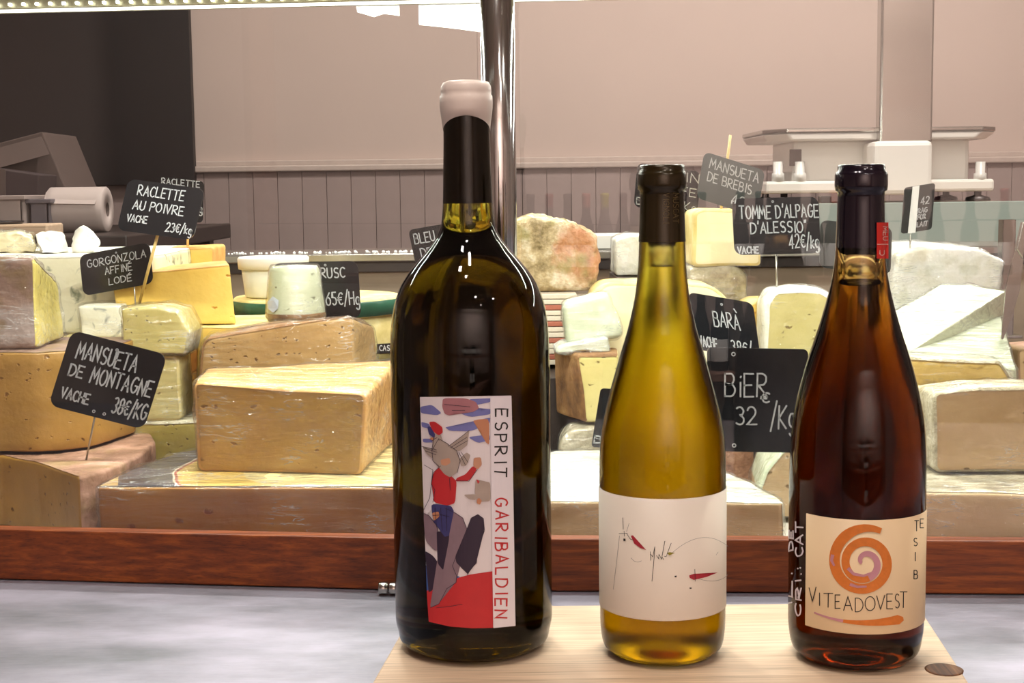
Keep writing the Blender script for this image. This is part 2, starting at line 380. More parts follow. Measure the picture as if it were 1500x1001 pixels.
PA = {
 'gold': paste('golden paste', srgb(192, 144, 66), srgb(214, 172, 90), 0.6, srgb(150, 104, 36)),
 'tan': paste('tan paste', srgb(146, 108, 50), srgb(176, 134, 66), 0.95, srgb(112, 74, 26), hs=75),
 'amber': paste('amber paste', srgb(148, 90, 30), srgb(178, 124, 46), 0.7, srgb(126, 66, 22), hs=42),
 'olive': paste('olive yellow paste', srgb(190, 174, 86), srgb(212, 198, 116), 0.4, srgb(110, 92, 30), hs=75),
 'paleol': paste('pale olive paste', srgb(196, 182, 116), srgb(214, 202, 142), 0.7, srgb(130, 110, 60), hs=75),
 'herb': paste('herbed paste', srgb(186, 172, 100), srgb(206, 192, 124), 0.9, srgb(70, 62, 30), hs=130),
 'gouda': paste('gouda paste', srgb(226, 186, 84), srgb(238, 204, 108), 0.25, srgb(190, 130, 30)),
 'brownish': paste('brownish paste', srgb(156, 124, 78), srgb(182, 150, 100), 0.7, srgb(90, 62, 30), hs=95),
 'speck': paste('speckled paste', srgb(154, 136, 64), srgb(186, 168, 96), 0.95, srgb(96, 66, 22), hs=85),
 'cream': paste('cream paste', srgb(240, 226, 180), srgb(248, 238, 202), 0.03, srgb(190, 160, 90)),
 'blue': paste('blue veined paste', srgb(226, 220, 178), srgb(242, 238, 212), veins=srgb(120, 128, 104)),
 'bluechunk': paste('blue veined chunk', srgb(226, 224, 196), srgb(240, 238, 222), veins=srgb(82, 98, 110)),
 'pale': paste('pale green paste', srgb(220, 224, 190), srgb(232, 234, 208), 0.06, srgb(120, 124, 90), hs=60),
 'goat': paste('goat paste', srgb(186, 192, 158), srgb(204, 208, 178), 0.3, srgb(110, 110, 80), hs=80),
 'white': paste('white paste', srgb(246, 244, 232), srgb(252, 250, 242)),
 'beige': paste('beige paste', srgb(198, 166, 120), srgb(218, 190, 146), 0.5, srgb(130, 100, 60), hs=45),
 'mould': paste('yellow paste with mould', srgb(204, 172, 94), srgb(222, 196, 120), 0.12, srgb(70, 66, 50), hs=40, veins=srgb(180, 150, 80)),
}
RI = {
 'mauve': rindm('mauve brown rind', srgb(100, 76, 68), srgb(136, 108, 94), srgb(160, 136, 124), 12, 0.6, 0.6, srgb(170, 156, 150), srgb(120, 96, 60)),
 'pink': rindm('pinkish washed rind', srgb(128, 94, 70), srgb(168, 128, 106), srgb(204, 164, 144), 18, 0.8, 0.75, srgb(140, 116, 70)),
 'brown': rindm('brown rind', srgb(96, 66, 42), srgb(138, 100, 62), srgb(166, 128, 84), 30),
 'orange': rindm('orange rind', srgb(206, 146, 74), srgb(220, 168, 96), srgb(232, 190, 124), 30, 0.3),
 'rustic': rindm('rustic mottled rind', srgb(112, 96, 60), srgb(190, 168, 128), srgb(238, 228, 204), 40, 1.0, 0.8, srgb(190, 124, 88), srgb(150, 140, 84)),
 'whitey': rindm('white bloomy rind', srgb(226, 226, 206), srgb(244, 244, 234), srgb(252, 252, 248), 34, 0.6, 0.7, srgb(236, 230, 204)),
 'grey': rindm('grey mottled rind', srgb(140, 130, 108), srgb(186, 176, 148), srgb(220, 214, 192), 40, 0.8, 0.75, srgb(150, 140, 96)),
 'red': rindm('reddish brown rind', srgb(112, 76, 56), srgb(148, 106, 82), srgb(174, 134, 108), 60, 0.8),
 'yellow': rindm('yellow rind', srgb(206, 184, 110), srgb(226, 206, 136), srgb(240, 226, 170), 24, 0.3),
 'green': rindm('green waxed band', srgb(18, 70, 52), srgb(24, 86, 64), srgb(32, 96, 74), 24, 0.1, 0.35),
 'palegr': rindm('pale green rind', srgb(196, 206, 172), srgb(214, 222, 192), srgb(232, 236, 214), 20, 0.3),
}
FI = filmm('cling film', 0.0, 0.4, 0.035); FI2 = filmm('creased cling film', 0.02, 1.1, 0.10); FI3 = filmm('milky cling film', 0.2, 2.0, 0.16, 0.6)

# printed paper on the big half wheel (rings around the wheel's own centre)
def printed_rind(center_local):
    m, nt, b = newmat('printed wheel paper'); N = nt.nodes.new; Lk = nt.links.new
    tc = N('ShaderNodeTexCoord')
    sb = N('ShaderNodeVectorMath'); sb.operation = 'SUBTRACT'; sb.inputs[1].default_value = center_local; Lk(tc.outputs['Object'], sb.inputs[0])
    sp = N('ShaderNodeSeparateXYZ'); Lk(sb.outputs[0], sp.inputs[0])
    cb = N('ShaderNodeCombineXYZ'); Lk(sp.outputs[0], cb.inputs[0]); Lk(sp.outputs[1], cb.inputs[1])
    ln = N('ShaderNodeVectorMath'); ln.operation = 'LENGTH'; Lk(cb.outputs[0], ln.inputs[0])
    nz = N('ShaderNodeTexNoise'); nz.inputs['Scale'].default_value = 30; Lk(tc.outputs['Object'], nz.inputs['Vector'])
    ad = N('ShaderNodeMath'); ad.operation = 'MULTIPLY_ADD'; ad.inputs[1].default_value = 0.008; Lk(nz.outputs[0], ad.inputs[0]); Lk(ln.outputs['Value'], ad.inputs[2])
    mr = N('ShaderNodeMapRange'); mr.inputs[1].default_value = 0.0; mr.inputs[2].default_value = 0.235; Lk(ad.outputs[0], mr.inputs[0])
    rp = N('ShaderNodeValToRGB'); rp.color_ramp.interpolation = 'CONSTANT'; e = rp.color_ramp.elements
    e[0].position = 0; e[0].color = srgb(232, 214, 150); e[1].position = 0.45; e[1].color = srgb(226, 190, 96)
    for p, c in ((0.69, srgb(170, 60, 40)), (0.70, srgb(236, 226, 200)), (0.71, srgb(66, 54, 64)), (0.90, srgb(214, 178, 120))):
        k = e.new(p); k.color = c
    Lk(mr.outputs[0], rp.inputs[0])
    # small print, as stretched specks along the ring
    n2 = N('ShaderNodeTexNoise'); n2.inputs['Scale'].default_value = 1; n2.inputs['Detail'].default_value = 3
    mp = N('ShaderNodeMapping'); mp.inputs['Scale'].default_value = (60, 230, 10); mp.inputs['Rotation'].default_value = (0, 0, -0.35); Lk(tc.outputs['Object'], mp.inputs[0]); Lk(mp.outputs[0], n2.inputs['Vector'])
    r2 = N('ShaderNodeValToRGB'); r2.color_ramp.elements[0].position = 0.38; r2.color_ramp.elements[1].position = 0.46
    r2.color_ramp.elements[0].color = (0.3, 0.25, 0.22, 1); Lk(n2.outputs[0], r2.inputs[0])
    mx = N('ShaderNodeMix'); mx.data_type = 'RGBA'; mx.blend_type = 'MULTIPLY'; mx.inputs[0].default_value = 0.7
    Lk(rp.outputs[0], mx.inputs[6]); Lk(r2.outputs[0], mx.inputs[7]); Lk(mx.outputs[2], b.inputs['Base Color'])
    b.inputs['Roughness'].default_value = 0.5
    return m

# ------------------------------------------------------------------ the setting
room = [-3.0, 3.0, -3.3, 3.2, -1.0, 1.75]
def struct(o): o['kind'] = 'structure'; return o
struct(box('floor', -3, 3, -3.3, 3.3, -1.06, -1.0, M_floor, bev=0))
struct(box('ceiling', -3, 3, -3.3, 3.3, 1.75, 1.8, M_ceil, bev=0))
wb = struct(box('wall_back', -3, 3, 3.2, 3.3, -1.0, 1.75, M_wallp, bev=0))
struct(box('wall_left', -3.1, -3, -3.3, 3.3, -1.0, 1.75, M_wallp, bev=0))
struct(box('wall_right', 3, 3.1, -3.3, 3.3, -1.0, 1.75, M_wallp, bev=0))
wf = struct(box('wall_front', -3, 3, -3.4, -3.3, -1.0, 1.75, M_wallp, bev=0))
# dado rail on the back wall, boards below it
dz = P(700, 246, 3.17).z
bm = bmesh.new(); add_box(bm, (0, 3.185, dz + 0.004), (6, 0.03, 0.014), bev=0.003); add_box(bm, (0, 3.19, dz + 0.016), (6, 0.02, 0.012), bev=0.002)
struct(from_bm('trim_1', bm, plain('rail paint', srgb(186, 170, 162), 0.5)))
gap = box('wainscot_backing', -3, 3, 3.192, 3.2, -1.0, dz, M_plankgap, wb, bev=0)
pw = 0.0545
bm = bmesh.new(); add_box(bm, (0, 3.186, (dz - 1.0) / 2), (pw - 0.0009, 0.009, dz + 1.0), bev=0.0006, seg=1)
pl0 = from_bm('plank', bm, M_plank, wb)
n = 0
for i in range(-27, 28):
    c = pl0 if n == 0 else pl0.copy()
    if n: COL.objects.link(c)
    n += 1
    c.location = (i * pw, pl0.location.y, pl0.location.z) if n > 1 else (i * pw, pl0.location.y, pl0.location.z)
# blackboard on the left of the back wall
a = P(-60, 20, 3.15); b_ = P(284, 270, 3.15)
bb = empty('blackboard', ((a.x + b_.x) / 2, 3.17, b_.z), 'large black board hung on the back wall at the left, above the towel roll', 'blackboard')
box('panel', a.x, b_.x, 3.155, 3.18, b_.z, a.z + 0.1, M_blackwall, bb, 0.001)

# ------------------------------------------------------------------ cheese counter (case)
CZ = -0.016
def rail_pts(p0, p1): return Q(p0[0], p0[1], CZ), Q(p1[0], p1[1], CZ)
case = empty('cheese_counter', (0, 1.5, -1.0), 'long glass-fronted cheese counter with wooden sill and zinc top', 'display case')
box('zinc_top', -1.6, 1.6, 0.25, 1.30, -0.04, CZ, M_zinc, case, 0.002)
box('plinth', -1.55, 1.55, 0.35, 1.09, -1.0, -0.04, M_beige, case, 0.002)
box('cabinet_body', -1.55, 1.55, 1.092, 1.99, -1.0, -0.0405, M_darkshelf, case, 0.002)
La, Lb = rail_pts((-60, 848.6), (590, 866.5)); Ra, Rb = rail_pts((815, 869), (1560, 873.5))
RH = 0.0425
def rail(name, A, B, parent):
    d = (B - A).normalized(); nrm = Vector((-d.y, d.x, 0))
    t0 = [A, B, B + nrm * 0.014, A + nrm * 0.014]
    return prism(name, [p + Vector((0, 0, RH)) for p in t0], [p + Vector((0, 0, 0.0008)) for p in t0], M_rail, parent, 0.0012)
mid = (Lb + Ra) / 2
rail('wooden_rail', La + (La - Lb) * 0.5, Lb, case)
rail('wooden_rail', Lb + Vector((0.0008, 0.0, 0)), Rb + (Rb - Ra) * 0.5, case)
# hinge
hp = Q(596, 862, CZ + 0.004)
hg = empty('hinge', (hp.x, hp.y - 0.006, CZ), parent=case)
hd = (Lb - La).normalized()
for k in range(5):
    c = Vector((hp.x - 0.018, hp.y - 0.004, CZ + 0.0055)) + hd * (k * 0.0085)
    o = lathe('knuckle', [(0, -0.0038), (0.0042, -0.0038), (0.005, -0.003), (0.005, 0.003), (0.0042, 0.0038), (0, 0.0038)], c, M_steel, hg, 20, 'X')
# panes
def pane(name, A, B, parent, z1=0.62, off=0.004):
    d = (B - A).normalized(); nrm = Vector((-d.y, d.x, 0))
    b0 = [A + nrm * off, B + nrm * off, B + nrm * (off + 0.005), A + nrm * (off + 0.005)]
    return prism(name, [Vector((p.x, p.y, z1)) for p in b0], [Vector((p.x, p.y, CZ + RH - 0.004)) for p in b0], M_pane, parent)
fl_ = [La + (La - Lb) * 0.45 + Vector((0, 0.016, 0)), Lb + Vector((0, 0.016, 0)), Rb + (Rb - Ra) * 0.45 + Vector((0, 0.016, 0)), Vector((Rb.x + 0.2, 1.93, 0)), Vector((La.x - 0.2, 1.93, 0))]
prism('case_floor', [Vector((p.x, p.y, -0.008)) for p in fl_], [Vector((p.x, p.y, -0.0155)) for p in fl_], M_tray, case)
pp = P(732, 300, 1.13)
LA2 = La + (La - Lb) * 0.5
pane('glass_pane', LA2, LA2 + (Lb - LA2) * ((pp.x - 0.016 - LA2.x) / (Lb.x - LA2.x)), case)
RB2 = Rb + (Rb - Lb) * 0.5
pane('glass_pane', Lb + (RB2 - Lb) * ((pp.x + 0.016 - Lb.x) / (RB2.x - Lb.x)), RB2, case)
# steel post between the panes
tube('steel_post', [(pp.x, 1.128, CZ + RH), (pp.x, 1.128, 0.3), (pp.x, 1.128, 0.60)], 0.0135, M_chrome, case, 40)
# rear ledge and its panels
lz = P(420, 372, 1.95).z
box('rear_ledge', -1.55, 1.55, 1.93, 2.10, lz - 0.012, lz, M_steel, case, 0.002)
box('ledge_lip', -1.55, 1.55, 1.938, 1.98, lz - 0.026, lz - 0.012, M_darkshelf, case, 0.001)
box('rear_panel', -1.55, 1.55, 1.945, 1.98, -0.004, lz - 0.026, M_beige, case, 0.001)
# hidden steps under the rear rows
def step(px0, px1, Y0, Y1, z):
    z = z - 0.004
    x0 = Zp(px0, Y0, z).x; x1 = Zp(px1, Y0, z).x
    return box('display_step', x0, x1, Y0, Y1, -0.0078, z, M_darkshelf, case, 0.001)
step(300, 560, 1.395, 1.452, 0.096)
step(292, 582, 1.605, 1.92, 0.096)
step(590, 1240, 1.485, 1.92, 0.104)
step(1262, 1560, 1.53, 1.92, 0.104)
box('display_step', P(905, 405, 1.66).x, P(1000, 405, 1.66).x, 1.66, 1.8, 0.104, 0.193, M_darkshelf, case, 0.001)
# light strip at the top front of the case
zl = P(400, 11, 1.175).z
strip = empty('light_strip', (0, 1.17, zl), 'slim aluminium strip of tiny white lamps along the top of the counter', 'light')
M_ledE = plain('lit diffuser', (1.0, 1.0, 0.93, 1), 0.4, 0, 0, 10, 0, emit=3.0)
M_ledS = plain('lit lamp', (1.0, 1.0, 0.90, 1), 0.4, 0, 0, 10, 0, emit=6.0)
M_alu = plain('strip aluminium', srgb(150, 146, 120), 0.4, 0.6)
SA = Q(-90, 21, zl); SB = Q(1600, -16.5, zl); sd0 = (SB - SA).normalized(); sn = Vector((-sd0.y, sd0.x, 0))
def along(name, d0, d1, z0, z1, m):
    q = [SA + sn * d0, SB + sn * d0, SB + sn * d1, SA + sn * d1]
    return prism(name, [Vector((p.x, p.y, z1)) for p in q], [Vector((p.x, p.y, z0)) for p in q], m, strip)
along('housing', 0.004, 0.04, zl + 0.0045, zl + 0.03, M_alu)
along('diffuser', 0.0, 0.006, zl + 0.0008, zl + 0.0026, M_ledE)
mc = (SA + SB) / 2 + sn * 0.013
area('case_led_light', (mc.x, mc.y, zl + 0.002), (R(14), 0, math.atan2(sd0.y, sd0.x)), (SB - SA).length, 0.012, STRIPW, LED)
bm = bmesh.new(); add_box(bm, (SA.x, SA.y + 0.0015, zl + 0.0068), (0.0028, 0.003, 0.0024), bev=0.0006)
l0 = from_bm('lamp', bm, M_ledS, strip); lo = l0.location.copy()
nl = int((SB - SA).length / 0.0113)
for k in range(nl):
    c = l0 if k == 0 else l0.copy()
    if k: COL.objects.link(c)
    c.location = lo + sd0 * (0.0113 * k + 0.004)
box('case_top', -1.4, 1.4, 1.14, 2.0, 0.62, 0.626, M_pane, case, 0)
for x in (-1.38, 1.38):
    box('end_panel', x - 0.004, x + 0.004, 1.14, 2.0, -0.004, 0.62, M_pane, case, 0)

# white sheets under the strip, standing in for ceiling light reflections in the glass
def paper(pts, Y, label, group=None):  # stand-in sheet for a lamp reflection, not real paper
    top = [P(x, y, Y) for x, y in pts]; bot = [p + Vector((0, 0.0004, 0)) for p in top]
    return tag(prism('reflection_sheet', top, bot, M_paper), label, 'reflection', group)
paper([(613, 3), (705, 0), (705, 47), (660, 41), (614, 36)], 1.225, 'large white sheet imitating a lamp reflection under the light strip beside the steel post')
paper([(521, 8), (585, 6), (585, 23), (562, 20), (548, 25), (535, 21), (524, 18)], 1.225, 'small white sheet imitating a lamp reflection under the light strip, left of the larger sheet')

# cutting board
bd = [Q(609, 889, 0), Q(1342, 883, 0), Q(1478, 1090, 0), Q(492, 1094, 0)]
board = tag(prism('cutting_board', bd, [p + Vector((0, 0, CZ + 0.0004)) for p in bd], M_board, None, 0.0012),
            'pale wooden board on the zinc counter under the three large wine bottles', 'board')
kc = Q(1383, 982, 0.0)
lathe('knot', [(0, -0.001), (0.0112, -0.001), (0.0116, 0.0002), (0.0100, 0.0004), (0.008, 0.0002), (0, 0.0003)], (kc.x, kc.y, 0.0002), M_knot, board, 28)

# ------------------------------------------------------------------ cheese builder
def ringpts(Pn, fr, ne=7):
    n = len(Pn); out = []; seg = []
    for i in range(n):
        p = Pn[i]; a = p + (Pn[i - 1] - p) * fr[i][0]; b = p + (Pn[(i + 1) % n] - p) * fr[i][1]
        for k in range(5):
            t = k / 4; out.append(a * (1 - t) ** 2 + p * 2 * t * (1 - t) + b * t * t); seg.append(i if k >= 2 else (i - 1) % n)
        nx = Pn[(i + 1) % n]; c = nx + (p - nx) * fr[(i + 1) % n][0]
        for k in range(1, ne):
            out.append(b + (c - b) * (k / ne)); seg.append(i)
    return out, seg
def cheese(label, A, B, edges, pa, ri=None, front='p', back='r', rc=0.006, re=0.004, amp=0.0008, film=None, group=None, ns=9, name='cheese', nsc=18, rmat=None, cat='cheese'):
    """A: near outline, B: far outline (lists of world points); edges: 'p' paste / 'r' rind per edge of the outline"""
    n = len(A); rc = rc * 0.6; re = re * 0.55
    fr = []
    for i in range(n):
        l0 = (A[i - 1] - A[i]).length; l1 = (A[(i + 1) % n] - A[i]).length
        fr.append((min(0.42, rc / max(l0, 1e-5)), min(0.42, rc / max(l1, 1e-5))))
    RA, seg = ringpts(A, fr); RB, _ = ringpts(B, fr)
    L = (sum(B, Vector()) - sum(A, Vector())).length / n
    ca = sum(RA, Vector()) / len(RA); cb = sum(RB, Vector()) / len(RB)
    m = len(RA); vs = []; rings = []
    def ring(t, d=0.0, s=None):
        c = ca.lerp(cb, t); idx = []
        for p, q in zip(RA, RB):
            v = p.lerp(q, t)
            if s is not None: v = c + (v - c) * s
            elif d: v = v + (c - v).normalized() * d
            idx.append(len(vs)); vs.append(v)
        rings.append(idx)
    e = min(re, L * 0.3)
    sz = sum((p - ca).length for p in RA) / m
    so = 1 - e / sz
    for s in (0.25, 0.5, 0.72, 0.88): ring(0, s=s * so)
    ring(0, d=e)
    ring(0.3 * e / L, d=0.3 * e); ring(e / L)
    for k in range(1, ns): ring(e / L + (1 - 2 * e / L) * k / ns)
    ring(1 - e / L); ring(1 - 0.3 * e / L, d=0.3 * e); ring(1, d=e)
    for s in (0.7, 0.3): ring(1, s=s * so)
    fs = []; fk = []
    nr = len(rings); nf = 4; 
    for i in range(nr - 1):
        for k in range(m):
            fs.append((rings[i][k], rings[i][(k + 1) % m], rings[i + 1][(k + 1) % m], rings[i + 1][k]))
            if i < 3: fk.append(front)
            elif i == 3: fk.append(front)
            elif i >= nr - 3: fk.append(back)
            else: fk.append(edges[seg[k]])
    c0 = len(vs); vs.append(ca.copy()); c1 = len(vs); vs.append(cb.copy())
    for k in range(m):
        fs.append((c0, rings[0][(k + 1) % m], rings[0][k])); fk.append(front)
        fs.append((c1, rings[-1][k], rings[-1][(k + 1) % m])); fk.append(back)
    # orientation + normals
    bm = bmesh.new(); bv = [bm.verts.new(v) for v in vs]
    bf = [bm.faces.new([bv[i] for i in f]) for f in fs]
    bmesh.ops.recalc_face_normals(bm, faces=bm.faces); bm.normal_update()
    nrm = [v.normal.copy() for v in bv]
    order = [[v.index for v in f.verts] for f in bm.faces] if False else None
    bm.verts.index_update(); fs = [tuple(v.index for v in f.verts) for f in bf]
    bm.free()
    sd = Vector((random.random() * 50, random.random() * 50, random.random() * 50))
    disp = []
    for v, nn in zip(vs, nrm):
        d = noise.noise(v * nsc + sd) * amp * 1.6 + noise.noise(v * nsc * 4 + sd) * amp * 0.7
        disp.append(v + nn * d)
    og = sum(disp, Vector()) / len(disp); og.z = min(v.z for v in disp)
    root = mesh(name, disp, fs, PA[pa], None, True, None, og)
    tag(root, label, cat, group)
    def shell(nm, sel, off, mat, wr=0.0):
        used = {}; v2 = []; f2 = []
        for f, ok in zip(fs, sel):
            if not ok: continue
            q = []
            for i in f:
                if i not in used:
                    used[i] = len(v2); p = disp[i] + nrm[i] * off
                    if wr:
                        p = p + nrm[i] * (abs(noise.noise(disp[i] * 60 + sd)) * wr)
                    v2.append(p)
                q.append(used[i])
            f2.append(q)
        return mesh(nm, v2, f2, mat, root, True, None, og)
    if ri or rmat:
        shell('rind', [k == 'r' for k in fk], 0.0006, rmat or RI[ri])
    if film:
        shell('plastic_wrap', [True] * len(fs), 0.0014, film, 0.0035)
    return root
def px(lst): return [P(*t) for t in lst]
def off(lst, d): return [p + Vector(d) for p in lst]
def hull(plan, z1, z0):                    # outline seen at level z1, standing down to z0
    A = [Q(x, y, z1) for x, y in plan]; B = [Vector((p.x, p.y, z0)) for p in A]
    return A, B
FZ = -0.0025
def quad(l, t_l, r, t_r, b_r, b_l, Y): return px([(l, t_l, Y), (r, t_r, Y), (r, b_r, Y), (l, b_l, Y)])
def blk(l, r, tl, tr, Yl, Yr, z0):         # upright face: tops by sight lines, foot at level z0
    a = P(l, tl, Yl); b = P(r, tr, Yr)
    return [a, b, Vector((b.x, b.y, z0)), Vector((a.x, a.y, z0))]
def xr(px_, Y): return P(px_, 500, Y).x
def seat(o, z):                            # shift a thing so its foot is at level z
    return o

# --- left side, front row
A, B = hull([(-70, 672), (0, 668), (55, 678), (116, 700), (155, 690), (205, 668), (226, 648), (215, 626), (60, 622), (-70, 625)], 0.062, FZ)
cheese('low pinkish-rinded cheese slab at the bottom left, under the tall tan cheese', A, B, 'ppprrrrrrr', 'tan', 'pink', front='r', rc=0.008, film=None)
A = blk(-70, 196, 505, 520, 1.275, 1.36, 0.0655)
A = [P(-70, 505, 1.275), P(60, 507, 1.275), P(130, 512, 1.30), P(196, 522, 1.375)]
A2 = [Vector((p.x, p.y, 0.0655)) for p in A]
top = A + [P(196, 516, 1.41), P(-70, 500, 1.41)]
z2 = 0.156
top = [Vector((p.x, p.y, z2)) for p in top]
cheese('thick tan cheese with holes on top of the pinkish slab, left edge', top, [Vector((p.x, p.y, 0.0655)) for p in top], 'pppprr', 'tan', 'mauve', front='r', rc=0.02, re=0.003)
c1z = 0.1585
f1 = [P(-70, 378, 1.30), P(50, 379, 1.30), Vector((xr(54, 1.30), 1.30, c1z)), Vector((xr(-70, 1.30), 1.30, c1z))]
b1 = [P(-70, 372, 1.39), P(84, 414, 1.39), Vector((xr(96, 1.39), 1.39, c1z)), Vector((xr(-60, 1.39), 1.39, c1z))]
cheese('tall brown-rinded block with a yellow cut side, stacked highest at the left edge', f1, b1, 'rprr', 'olive', 'mauve', front='r', film=FI, amp=0.0012)
# big half wheel with printed paper
A, B = hull([(143, 716), (166, 702), (205, 684), (262, 664), (340, 651), (460, 652), (600, 653), (735, 660), (735, 717), (440, 716)], 0.0545, FZ)
wc = Q(520, 705, 0.0545)
og = None
big = cheese('large half wheel of amber cheese with printed paper top, front left', A, B, 'rrrrrrrrpp', 'amber', None, front='r', rc=0.006, re=0.002, amp=0.0005, film=FI2)
loc = ORG[big.name]
PR = printed_rind((wc.x - loc.x, wc.y + 0.055 - loc.y, 0))
big2 = bpy.data.objects  # paper shell on the top face
vs = []; fs = []
N_ = 28
topo = [Q(x, y, 0.0545) for x, y in [(147, 715), (168, 704), (207, 686), (264, 666), (342, 653), (460, 654), (600, 655), (733, 662), (733, 716), (440, 715)]]
bm = bmesh.new(); bv = [bm.verts.new(Vector((p.x, p.y, 0.0563))) for p in topo]; bm.faces.new(bv)
r_ = bmesh.ops.extrude_face_region(bm, geom=list(bm.faces)); bmesh.ops.translate(bm, verts=[g for g in r_['geom'] if isinstance(g, bmesh.types.BMVert)], vec=(0, 0, -0.0006))
o = from_bm('printed_paper', bm, PR, big)
PR2 = None
# recentre the print on the paper's own origin
for nd in PR.node_tree.nodes:
    if nd.type == 'VECT_MATH' and nd.operation == 'SUBTRACT': nd.inputs[1].default_value = (wc.x - ORG[o.name].x, wc.y + 0.055 - ORG[o.name].y, 0)
# film heap on its left back
# main block
f = [P(284, 561, 1.222), P(516, 577, 1.195), P(540, 582, 1.197), Zp(534, 1.192, 0.0572), Zp(295, 1.222, 0.0572)]
f = [P(284, 561, 1.222), P(536, 578, 1.195), Zp(529, 1.195, 0.0572), Zp(292, 1.222, 0.0572)]
b = [P(300, 541, 1.345), P(582, 529, 1.345), Zp(578, 1.352, 0.0572), Zp(315, 1.345, 0.0572)]
cheese('large wrapped golden block standing on the printed half wheel', f, b, 'rrrr', 'gold', 'orange', rc=0.009, re=0.004, amp=0.0009, film=FI2, back='r')
# brown wedge behind it
f = [P(297, 498, 1.39), P(400, 478, 1.39), P(516, 463, 1.39), Zp(520, 1.39, 0.098), Zp(290, 1.39, 0.098)]
b = [P(305, 490, 1.45), P(410, 470, 1.45), P(548, 476, 1.45), Zp(556, 1.45, 0.098), Zp(300, 1.45, 0.098)]
cheese('long brown-rinded wedge behind the large golden block, under the goat cheese', f, b, 'rrprr', 'brownish', 'brown', rc=0.014, film=FI, amp=0.0006)
# yellow blocks behind
f = [P(289, 474, 1.462), P(398, 473, 1.462), Zp(398, 1.462, 0.106), Zp(288, 1.462, 0.106)]
b = [P(266, 474, 1.50), P(398, 458, 1.60), Zp(398, 1.60, 0.106), Zp(264, 1.50, 0.106)]
f[0].z = f[1].z = 0.161; b[0].z = b[1].z = 0.161
cheese('pale yellow block behind the brown wedge, carrying the goat cheese', f, [b[0] + Vector((0, 0.08, 0)), b[1], b[2], b[3] + Vector((0, 0.08, 0))], 'rppp', 'gouda', 'yellow', rc=0.003, back='p')
f = [Zp(262, 1.462, 0.104), Zp(398, 1.462, 0.104), Zp(398, 1.462, FZ), Zp(262, 1.462, FZ)]
cheese('yellow block hidden low behind the large golden block', f, off(f, (0, 0.13, 0)), 'pppp', 'gouda', 'yellow', rc=0.003, back='p', film=FI)
# speckled one, wrapped pieces left centre
f = [P(190, 620, 1.385), P(300, 617, 1.385), Zp(300, 1.385, FZ), Zp(190, 1.385, FZ)]
zz = f[0].z
cheese('speckled olive cheese low between the pinkish slab and the printed half wheel', f, off(f, (0, 0.06, 0)), 'rrpr', 'speck', 'grey', rc=0.006, film=FI)
f = [P(205, 524, 1.39), P(260, 522, 1.39), Zp(265, 1.39, zz + 0.0015), Zp(200, 1.39, zz + 0.0015)]
cheese('wrapped pale yellow chunk directly under the herbed block, behind the tilted sign', f, off(f, (0, 0.055, 0)), 'rrrr', 'paleol', 'yellow', rc=0.01, film=FI2)
z9 = max(f[0].z, f[1].z) + 0.002
f = [P(178, 453, 1.385), P(232, 450, 1.385), P(262, 457, 1.385), P(278, 488, 1.385), Zp(272, 1.385, z9), Zp(180, 1.385, z9)]
cheese('herbed yellow block in creased film, below the raclette sign', f, off(f, (0, 0.055, 0)), 'ppprrp', 'herb', 'grey', rc=0.005, film=FI2, back='p')
# gouda wedge
f = [P(162, 404, 1.475), P(336, 389, 1.475), P(345, 469, 1.475), P(176, 481, 1.475)]
f[2].z = f[3].z = 0.1625
cheese('bright yellow long wedge with an orange rim, the raclette sign before it', f, off(f, (-0.024, 0.10, 0)), 'rppp', 'gouda', 'orange', rc=0.003, re=0.0015, amp=0.0005, back='p')
# gorgonzola
f = [Zp(60, 1.425, 0.150), Zp(236, 1.425, 0.150), Zp(236, 1.425, FZ), Zp(60, 1.425, FZ)]
f[1].x = f[2].x = xr(228, 1.425)
cheese('amber cheese block underneath the blue-veined wheel, mostly hidden', f, off(f, (0, 0.36, 0)), 'rppp', 'amber', 'yellow', rc=0.003, back='p')
f = [P(-90, 382, 1.51), P(226, 364, 1.51), Zp(232, 1.51, 0.1515), Zp(-90, 1.51, 0.1515)]
zg = f[0].z; f[1].z = zg = 0.2335; f[0].z = 0.2335
cheese('big creamy blue-veined wheel with a white top carrying three small chunks', f, off(f, (0.0, 0.26, 0)), 'rprr', 'blue', 'whitey', rc=0.008, amp=0.0016, nsc=30)
f = [P(115, 449, 1.45), P(176, 448, 1.45), Zp(180, 1.45, 0.1515), Zp(119, 1.45, 0.1515)]
cheese('small blue-veined chunk on the ledge left of the bright yellow wedge', f, off(f, (0, 0.04, 0)), 'pppp', 'bluechunk', None, rc=0.004, back='p', film=FI)
zt = 0.2345
cheese('shiny crumbly cheese chunk on the blue wheel at the left edge', [P(-12, 346, 1.60), P(30, 340, 1.60), P(48, 350, 1.60), Zp(52, 1.60, zt), Zp(-14, 1.60, zt)],
       [P(-8, 342, 1.64), P(28, 338, 1.64), P(44, 346, 1.64), Zp(48, 1.64, zt), Zp(-8, 1.64, zt)], 'ppppp', 'cream', None, rc=0.008, amp=0.003, nsc=60, back='p', film=FI)
cheese('flat white square cheese chunk on the blue wheel, middle of the three', [P(52, 344, 1.59), P(92, 342, 1.59), Zp(102, 1.59, zt), Zp(60, 1.56, zt)],
       [P(56, 341, 1.64), P(92, 340, 1.64), Zp(100, 1.64, zt), Zp(58, 1.64, zt)], 'pppp', 'white', None, rc=0.004, amp=0.002, nsc=50, back='p')
